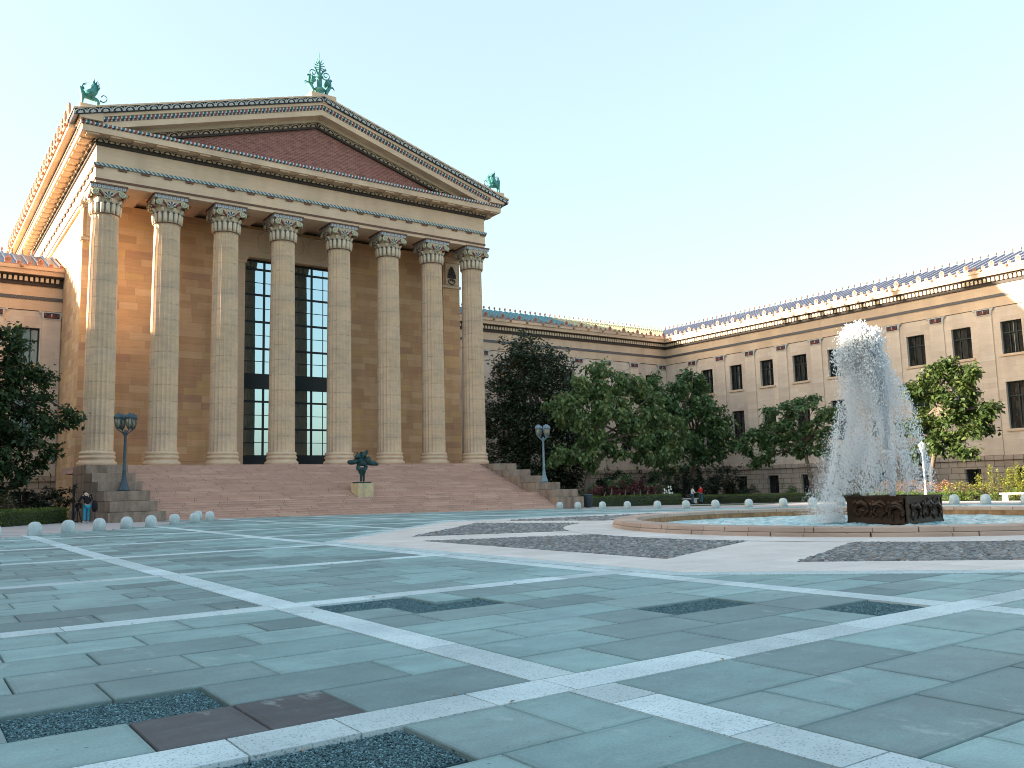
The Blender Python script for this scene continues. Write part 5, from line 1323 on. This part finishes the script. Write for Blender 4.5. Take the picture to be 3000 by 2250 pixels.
# dark magnolia at the right corner of the temple: broad cone down to the ground
B=(57.3,77.5,-.4)
bl=[((57.3,77.5,17.0),(2.0,2.0,2.1)),((56.2,77.5,14.6),(2.6,2.6,2.3)),((59.4,77,14.8),(2.6,2.4,2.2)),((61.6,77,15.6),(1.9,1.7,1.7)),((54.6,77.5,11.6),(2.4,2.6,2.4)),((58,76.5,11.5),(3.3,2.8,2.6)),((61.8,76.8,12.0),(2.3,2.4,2.4)),((54.0,77,8.0),(2.5,2.7,2.6)),((58,75.8,7.8),(3.5,3,2.8)),((62,76.5,8),(2.7,2.6,2.6)),((54.0,77,4.0),(2.5,2.5,2.6)),((58,75.8,3.8),(3.6,3,2.8)),((61.8,76.5,4),(2.8,2.6,2.6)),((55,76.5,1.2),(2.4,2.2,1.8)),((60,76,1.2),(3,2.4,1.8))]
tree('magnolia_tree','tall dark glossy magnolia growing against the right corner of the temple',B,rel(bl,B),'leaf_mag',40000,.38,[([(0,0,0),(.1,0,5),(0,.1,11),(0,0,17)],[.35,.28,.2,.05])],clump=22,spread=.32,droop=.05,seed=2,group='trees round the court')
# catalpa with leaning trunk
B=(59.0,69.5,-.4)
bl=[((55.8,69,10.6),(1.7,1.7,1.1)),((58.2,69,11.5),(2.0,1.8,1.2)),((61.0,69,14.0),(1.1,1.1,1.5)),((63.0,69,12.6),(1.5,1.5,1.4)),((60.0,69,11.8),(1.6,1.6,1.6)),((66.0,69.2,12.6),(1.5,1.5,1.4)),((68.6,69.3,11.0),(1.7,1.6,1.4)),((57.0,68.4,8.6),(2.2,1.8,1.1)),((61,68,9.4),(2.6,2.0,1.3)),((65,68,9.6),(2.4,2,1.3)),((69.4,68.8,8.6),(2.4,2,1.3)),((71.6,69,7.6),(1.5,1.6,1.6)),((59.0,68,6.6),(1.8,1.7,1.2)),((64,67.6,7.0),(2.5,2,1.2)),((68.0,67.6,6.4),(2.3,1.8,1.2)),((71,68.5,5.4),(1.7,1.6,1.1)),((56.0,68.4,4.6),(1.6,1.5,1.2)),((58.6,67.8,4.4),(1.2,1.2,.9)),((66,67.4,4.6),(1.7,1.5,.8)),((70.0,68,3.6),(1.8,1.5,.9)),((62.2,68,5.2),(1.4,1.3,.8))]
tree('catalpa_tree','broad green catalpa with leaning grey trunk before the rear wing',B,rel(bl,B),'leaf_cat',13500,.52,[([(0,0,0),(.15,0,2.2),(.5,0,3.3),(.9,0,4.6),(1.2,0,6.5)],[.36,.29,.27,.20,.13]),([(.4,0,3.0),(1.6,-.1,4.3),(3.2,-.2,5.6),(4.8,-.2,7.6)],[.22,.19,.16,.08])],bark='bark_pale',clump=4.6,spread=.36,droop=1.0,seed=3,group='trees round the court')
B=(79.0,73.0,-.4)
bl=[((73.5,72.5,13.4),(1.6,1.5,1.4)),((76.5,72.5,12.6),(1.9,1.8,1.5)),((79.4,72.5,14.2),(1.3,1.4,1.5)),((81.5,72.5,12.6),(1.4,1.4,1.3)),((78.6,72,10.2),(2.4,2.2,1.5)),((82.4,72,9.8),(1.9,1.8,1.3)),((75,72,9.4),(2.3,2.1,1.5)),((84,72,8),(1.5,1.6,1.2)),((80.6,71.6,7.4),(2.3,2,1.2)),((76.4,71.6,6.2),(2.4,2,1.3)),((84.2,71.8,5.8),(1.3,1.4,1.1)),((81.8,71.6,5.0),(1.4,1.3,.9)),((73.8,72,6.0),(1.8,1.7,1.4)),((78.6,71.6,4.6),(1.5,1.4,.9))]
tree('broadleaf_tree','dark green open-branched tree standing in the inner corner of the two wings',B,rel(bl,B),'leaf_green',9000,.56,[([(0,0,0),(.1,0,2.6),(.3,0,4.0),(.5,-.2,7.5)],[.42,.36,.30,.14]),([(.1,0,3.2),(2.4,-.3,5.4)],[.22,.1])],clump=4.2,spread=.38,droop=.7,seed=4,group='trees round the court')
B=(74.0,52.6,-.35)
bl=[((74,55.6,8.7),(1.3,1.5,1.1)),((74,52.6,9.0),(1.2,1.5,1.0)),((74,50.8,8.2),(1.0,1.2,1.0)),((74,58.0,7.0),(1.4,1.7,1.2)),((74,54.6,7.0),(1.6,1.9,1.3)),((74,51.6,6.6),(1.3,1.5,1.2)),((74,59.6,5.6),(1.3,1.4,1.1)),((74,56.4,5.2),(1.6,1.9,1.2)),((74,53,5.0),(1.3,1.7,1.0)),((74,50.6,4.6),(1.0,1.1,1.0)),((74,58.4,3.9),(1.1,1.2,.8))]
tree('broadleaf_tree','small dark rounded tree left of the water jet before the right wing',B,rel(bl,B),'leaf_green',7500,.42,[([(0,0,0),(0,.15,2.0),(0,.4,3.6),(0,.7,5.6)],[.24,.2,.18,.1])],clump=6,spread=.28,droop=.6,seed=5,group='trees round the court')
B=(74.0,40.6,-.3)
bl=[((74,39.0,10.6),(1.1,1.4,1.0)),((74,36.9,10.3),(.9,1.1,.9)),((74,40.4,9.2),(1.4,1.6,1.2)),((74,37.4,8.6),(1.3,1.4,1.1)),((74,35.6,7.0),(1.1,1.3,1.0)),((74,38.6,7.0),(1.5,1.7,1.2)),((74,41,6.6),(1.3,1.5,1.3)),((74,36.8,5.2),(1.1,1.2,.9)),((74,39.4,4.8),(1.4,1.4,1.0)),((74,41,3.8),(1,1.1,.9)),((74,37.6,3.6),(.9,1.0,.7))]
tree('broadleaf_tree','olive green tree with sunlit leaves right behind the water jet',B,rel(bl,B),'leaf_sun',10500,.42,[([(0,0,0),(0,-.2,2.4),(0,-.8,4.6),(0,-1.2,8)],[.24,.2,.18,.08])],clump=7.5,spread=.28,droop=.6,seed=6,group='trees round the court')
# left edge tree
B=(3.2,66.0,.1)
bl=[((3.2,66,12.8),(2.0,2,1.3)),((5.4,65.6,12.0),(1.2,1.3,1.2)),((2.6,65.5,10.8),(2.6,2.4,1.5)),((6.2,65.4,10.0),(1.6,1.5,1.2)),((7.6,65.4,9.9),(.8,.9,.7)),((3.2,65,8.6),(2.8,2.4,1.5)),((6.6,65.2,8.1),(1.8,1.7,1.1)),((8.6,65.2,7.0),(.9,.9,.65)),((3.4,64.8,6.4),(2.9,2.4,1.4)),((7.2,65,6.2),(1.9,1.7,1.0)),((9.6,65.0,7.2),(.45,.5,.45)),((4,64.8,4.4),(2.6,2.2,1.3)),((7.4,65,4.7),(1.5,1.5,.9)),((3.6,64.8,2.8),(2.5,2.2,1.2)),((6.4,65,3.2),(1.2,1.4,.8)),((0,66,9),(3,2.5,4)),((0,66,3.5),(3,2.5,3))]
tree('broadleaf_tree','dense dark green tree at the left edge before the temple flank',B,rel(bl,B),'leaf_edge',22000,.36,[([(0,0,0),(.1,0,3),(.1,0,6.5),(0,0,11)],[.38,.32,.24,.1])],clump=8,spread=.30,droop=.7,seed=7,group='trees round the court')
# bare reaching branch at the right edge
B=(60.6,25.2,-.1)
bl=[((60.7,23.6,4.6),(.5,.6,.4)),((60.6,22.6,6.0),(.7,.8,.8))]
tree('young_tree','thin bare-branched young tree reaching in at the right edge',B,rel(bl,B),'leaf_dark',300,.22,[([(0,-1.6,0),(0,-1.4,2),(0,-1.0,3.4),(.05,.35,4.2)],[.10,.085,.07,.05]),([(0,-1.2,2.6),(0,.4,4.3),(0,1.2,4.55),(0,1.35,4.95)],[.06,.06,.045,.02]),([(0,-.2,4.0),(0,.9,4.1),(0,1.3,4.0)],[.05,.045,.03])],clump=4,seed=8,limbs=False)

def bush(name,label,base,blobs,leaf,n,size,cat='shrub',group=None,seed=1,droop=.1,spread=.13,clump=34,stems=True):
    R=random.Random(seed); t=thing(name,label,cat,base,group)
    cl=blob_clumps(rel(blobs,base),clump,R); V,F=leaf_cloud(n,cl,(spread,)*3,size,droop); npmesh('foliage',V,F,M[leaf],t)
    if stems:
        b=MB()
        for c,r in rel(blobs,base):
            for _ in range(4):
                e=(c[0]+R.uniform(-.7,.7)*r[0],c[1]+R.uniform(-.7,.7)*r[1],c[2]+R.uniform(-.2,.6)*r[2]); b.tube([(c[0]*.8,c[1]*.8,0),((c[0]+e[0])/2,(c[1]+e[1])/2,e[2]*.6),e],[.03,.022,.01],5)
        b.build('stems',M['bark'],t)
    return t
def hedge(label,p0,p1,w,h,zb,seed=1):
    """clipped hedge: leafy skin over a dark core"""
    d=Vector((p1[0]-p0[0],p1[1]-p0[1],0)); L=d.length; d/=L; n=Vector((-d.y,d.x,0)); t=thing('hedge',label,'hedge',(p0[0],p0[1],zb),'clipped hedges round the court')
    o=Vector((p0[0],p0[1],0)); b=MB(); k=max(2,int(L/.6)); R=random.Random(seed)
    pf=[(.06,0),(.05,h*.55),(.10,h-.14),(.22,h-.06),(w-.22,h-.06),(w-.1,h-.14),(w-.05,h*.5),(w-.06,0)]; rows=[]
    for i in range(k+1):
        s=L*i/k; sh=.25*(1-min(1,s/.3,(L-s)/.3+1e-6)) if False else 0
        rows.append([tuple(d*min(max(s,.06),L-.06)+n*(a+R.uniform(-.03,.03))+Vector((0,0,z+R.uniform(-.03,.03)*(z>0)))) for a,z in pf])
    m=len(pf)
    for r in rows: b.v.extend(r)
    for i in range(k):
        for j in range(m-1): b.f.append((i*m+j,i*m+j+1,(i+1)*m+j+1,(i+1)*m+j)); b.m.append(0); b.c.append(None)
    b.f.append(tuple(range(m))); b.f.append(tuple(k*m+j for j in range(m))); b.m+=[0,0]; b.c+=[None,None]
    b.build('core',M['leaf_dark'],t)
    N=int((2*h*L+w*L+2*w*h)*330); P=[]
    for _ in range(N):
        f=R.random()*(2*h*L+w*L+2*w*h); a=R.random(); c=R.random()
        if f<w*L: q=d*(a*L)+n*(c*w)+Vector((0,0,h+.02*sin(a*L*3)-.10*(min(c,1-c)<.08)))
        elif f<w*L+h*L: q=d*(a*L)+n*(.02+.02*sin(a*L*2.3))+Vector((0,0,c*h*.97))
        elif f<w*L+2*h*L: q=d*(a*L)+n*w+Vector((0,0,c*h*.97))
        elif f<w*L+2*h*L+w*h: q=n*(a*w)+Vector((0,0,c*h*.97))
        else: q=d*L+n*(a*w)+Vector((0,0,c*h*.97))
        P.append(tuple(q))
    V,F=leaf_cloud(N,P,(.02,.02,.02),.085,-.2,.8); npmesh('foliage',V,F,M['leaf_box'],t); return t
hedge('low clipped hedge at the lower left before the dark tree',(-1.2,47.9),(8.9,60.3),1.5,.86,gz(4,55)-.02,1)
hedge('low clipped hedge between the litter bin and the couple, before the maroon flowers',(50.6,62.3),(60.4,57.2),1.5,.95,gz(56,60)-.02,2)
hedge('long low clipped hedge right of the couple under the right wing',(64.6,59.2),(70.2,45.2),1.3,.72,gz(67,52)-.02,3)
hedge('sunlit clipped hedge behind the cream lamp post',(69.2,43.6),(61.6,32.0),1.2,.55,-.14,4)
# flower and shrub beds
bush('hydrangea_shrub','faded pink hydrangea shrub behind the left hedge',(3.6,59.5,.1),[((2.6,60,1.5),(1.6,1.0,.8)),((4.6,59.8,1.35),(1.2,.9,.8)),((5.6,60.2,.95),(.9,.8,.6))],'leaf_hyd',3600,.16,seed=3)
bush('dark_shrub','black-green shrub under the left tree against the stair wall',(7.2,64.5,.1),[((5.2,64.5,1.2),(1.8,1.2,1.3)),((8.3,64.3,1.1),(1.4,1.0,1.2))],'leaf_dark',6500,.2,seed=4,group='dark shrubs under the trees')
bush('coleus_bed','maroon and green foliage plants with pale stakes behind the hedge',(57.0,61.6,-.4),[((54.4,62.3,.9),(.9,.7,.6)),((56.2,61.4,1.25),(1.0,.8,.8)),((58.0,60.6,1.2),(1.1,.8,.8)),((59.4,59.9,.8),(.8,.7,.6))],'leaf_red',2600,.2,cat='flower bed',seed=5)
bush('leafy_plants','green leafy plants around the maroon foliage behind the hedge',(57.6,62.6,-.4),[((54.6,63.4,.9),(1.1,.7,.7)),((57.2,62.2,1.5),(1.4,.8,.9)),((60.0,60.7,1.0),(1.3,.8,.8))],'leaf_green',2400,.2,seed=6)
t=thing('garden_stakes','pale bark-coloured stems among the maroon plants','plant stems',(57,60.5,-.4)); b=MB()
for k in range(9):
    x=-2.5+k*.62; y=1.15-.52*(x+2.5)+random.uniform(-.1,.1)-.15; b.tube([(x,y,.5),(x+random.uniform(-.1,.15),y,1.0),(x+random.uniform(-.1,.2),y,1.45+random.uniform(-.3,.2))],[.07,.055,.03],6)
b.build('stems',M['iron_white'] if False else M['bark_pale'],t)
t=thing('white_flowers','small cluster of white flowers at the end of the maroon bed','flowers',(60.3,58.9,-.4)); b=MB()
for k in range(16):
    x,y,z=random.uniform(-.45,.45),random.uniform(-.3,.3),random.uniform(.95,1.75)-.0
    for j in range(5):
        a=2*pi*j/5; b.ball((x+.06*cos(a),y-.03,z+.06*sin(a)),(.05,.03,.05),6,4)
b.build('petals',M['leaf_white'],t)
b=MB()
for k in range(10): x,y=random.uniform(-.4,.4),random.uniform(-.2,.2); b.tube([(x,y,0),(x,y,1.3)],.015,4)
b.build('stems',M['bark'],t)
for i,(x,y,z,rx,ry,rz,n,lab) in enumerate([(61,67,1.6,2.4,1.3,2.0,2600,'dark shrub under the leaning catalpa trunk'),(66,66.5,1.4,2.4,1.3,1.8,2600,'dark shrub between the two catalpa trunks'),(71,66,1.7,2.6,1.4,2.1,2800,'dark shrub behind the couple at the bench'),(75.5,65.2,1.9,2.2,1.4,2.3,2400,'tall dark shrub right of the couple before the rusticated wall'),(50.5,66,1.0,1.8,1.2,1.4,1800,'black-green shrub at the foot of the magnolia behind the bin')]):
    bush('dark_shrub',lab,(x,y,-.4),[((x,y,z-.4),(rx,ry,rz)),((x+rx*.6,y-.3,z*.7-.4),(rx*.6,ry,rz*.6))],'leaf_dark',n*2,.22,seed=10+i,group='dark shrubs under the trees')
for i in range(4):
    x,y=73.8+i*.5,60.0-i*4.3
    lab=['low dark round bush under the right wing, nearest the inner corner','low dark round bush under the right wing, second from the inner corner','low dark round bush under the right wing, third from the inner corner','low dark round bush under the right wing, last before the water jet'][i]
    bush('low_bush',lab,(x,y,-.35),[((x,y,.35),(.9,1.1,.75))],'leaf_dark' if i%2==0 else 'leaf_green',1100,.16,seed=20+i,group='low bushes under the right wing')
bush('flower_bush','salmon pink and yellow flowers glowing behind the spray',(70.0,39.8,-.2),[((70.4,42.4,.75),(1.0,1.5,.6)),((69.2,39.6,.7),(1.0,1.5,.65)),((68.2,37.0,.7),(1.0,1.4,.6))],'leaf_pink',3000,.15,cat='flower bed',seed=30)
bush('leafy_plants','yellow-green low plants at the end of the sunlit hedge',(66.0,33.0,-.1),[((67.2,34.6,.5),(.9,1.0,.55)),((66.6,33,.55),(.8,.9,.5))],'leaf_yel',900,.16,seed=31)
# tall yellow-green spires at the right edge
t=thing('tall_perennials','tall yellow-green leafy spires in sun at the right edge','plants',(64.5,29,-.1)); R=random.Random(40); P=[]; b=MB()
for k in range(46):
    x,y=64.6+R.uniform(-1.4,1.6),29.4+R.uniform(-3.6,2.4); h=R.uniform(1.2,2.9)*(1 if y<31 else .65); lx,ly=R.uniform(-.25,.25),R.uniform(-.25,.25)
    b.tube([(x-64.5,y-29,0),(x-64.5+lx*.5,y-29+ly*.5,h*.5),(x-64.5+lx,y-29+ly,h)],[.02,.016,.008],4)
    for j in range(int(h*16)): s=(j+1)/(h*16); P.append((x-64.5+lx*s,y-29+ly*s,h*s))
b.build('stems',M['leaf_green'],t); V,F=leaf_cloud(7000,P,(.09,.09,.06),.15,-.3,.6); npmesh('foliage',V,F,M['leaf_yel'],t)
bush('pink_plume_plants','pale pink plumed plants in front of the tall yellow spires',(62.6,30.8,-.1),[((62.6,31.6,.55),(.7,1.0,.55)),((62.2,29.6,.5),(.6,1.2,.5))],'leaf_hyd',1300,.15,seed=33)
bush('pale_ground_plants','grey-green low plants along the edge of the sunlit bed',(61.2,29,-.1),[((61.4,31.0,.25),(.6,1.2,.35)),((61.0,28.5,.25),(.6,1.4,.35))],'leaf_box',1500,.12,seed=34)
# ------------------------------------------------------------------ camera, light, sky
cam=bpy.data.objects.new('camera',bpy.data.cameras.new('camera')); COL.objects.link(cam)
cam.data.sensor_width=36; cam.data.lens=30.2225; cam.data.clip_start=.1; cam.data.clip_end=4000
yaw,pit,rol=radians(35.62816),radians(6.84579),radians(-1.41002)
fw=Vector((sin(yaw)*cos(pit),cos(yaw)*cos(pit),sin(pit))); rt=Vector((cos(yaw),-sin(yaw),0)); up=rt.cross(fw)
r2=rt*cos(rol)+up*sin(rol); u2=-rt*sin(rol)+up*cos(rol)
mw=Matrix(((r2.x,u2.x,-fw.x,0),(r2.y,u2.y,-fw.y,0),(r2.z,u2.z,-fw.z,1.6),(0,0,0,1)))
cam.matrix_world=mw; SC.camera=cam
SAZ,SEL=25.3,13.5
sd=Vector((-cos(radians(SAZ))*cos(radians(SEL)),sin(radians(SAZ))*cos(radians(SEL)),sin(radians(SEL))))
sun=bpy.data.objects.new('sun',bpy.data.lights.new('sun','SUN')); COL.objects.link(sun)
sun.data.energy=5.0; sun.data.angle=radians(.5); sun.data.color=(1,.88,.70); sun.rotation_euler=sd.to_track_quat('Z','Y').to_euler(); sun.location=(-60,40,60)
w=bpy.data.worlds.new('World'); SC.world=w; w.use_nodes=True; nt=w.node_tree; bg=nt.nodes['Background']
sk=nt.nodes.new('ShaderNodeTexSky'); sk.sky_type='NISHITA'; sk.sun_disc=False; sk.sun_elevation=radians(SEL); sk.sun_rotation=radians(-(90-SAZ))
sk.air_density=1.1; sk.dust_density=3.0; sk.ozone_density=1.0
veil=nt.nodes.new('ShaderNodeMix'); veil.data_type='RGBA'; veil.inputs[0].default_value=.62   # flat pale colour mixed in as haze, to even the sky and fill shade
veil.inputs[7].default_value=(.88,1.11,1.21,1); nt.links.new(sk.outputs[0],veil.inputs[6]); nt.links.new(veil.outputs[2],bg.inputs[0]); bg.inputs[1].default_value=.15
vs=SC.view_settings; vs.view_transform='Standard'; vs.look='None'; vs.gamma=1; vs.use_curve_mapping=False; vs.exposure=2.3
SC.cycles.filter_width=1.0; SC.cycles.use_denoising=True; SC.cycles.denoiser='OPENIMAGEDENOISE'; SC.cycles.denoising_input_passes='RGB_ALBEDO_NORMAL'; SC.cycles.denoising_prefilter='ACCURATE'; SC.cycles.sample_clamp_indirect=4.0; SC.cycles.max_bounces=8; SC.cycles.volume_bounces=2; SC.cycles.diffuse_bounces=4; SC.cycles.glossy_bounces=3; SC.cycles.transparent_max_bounces=4
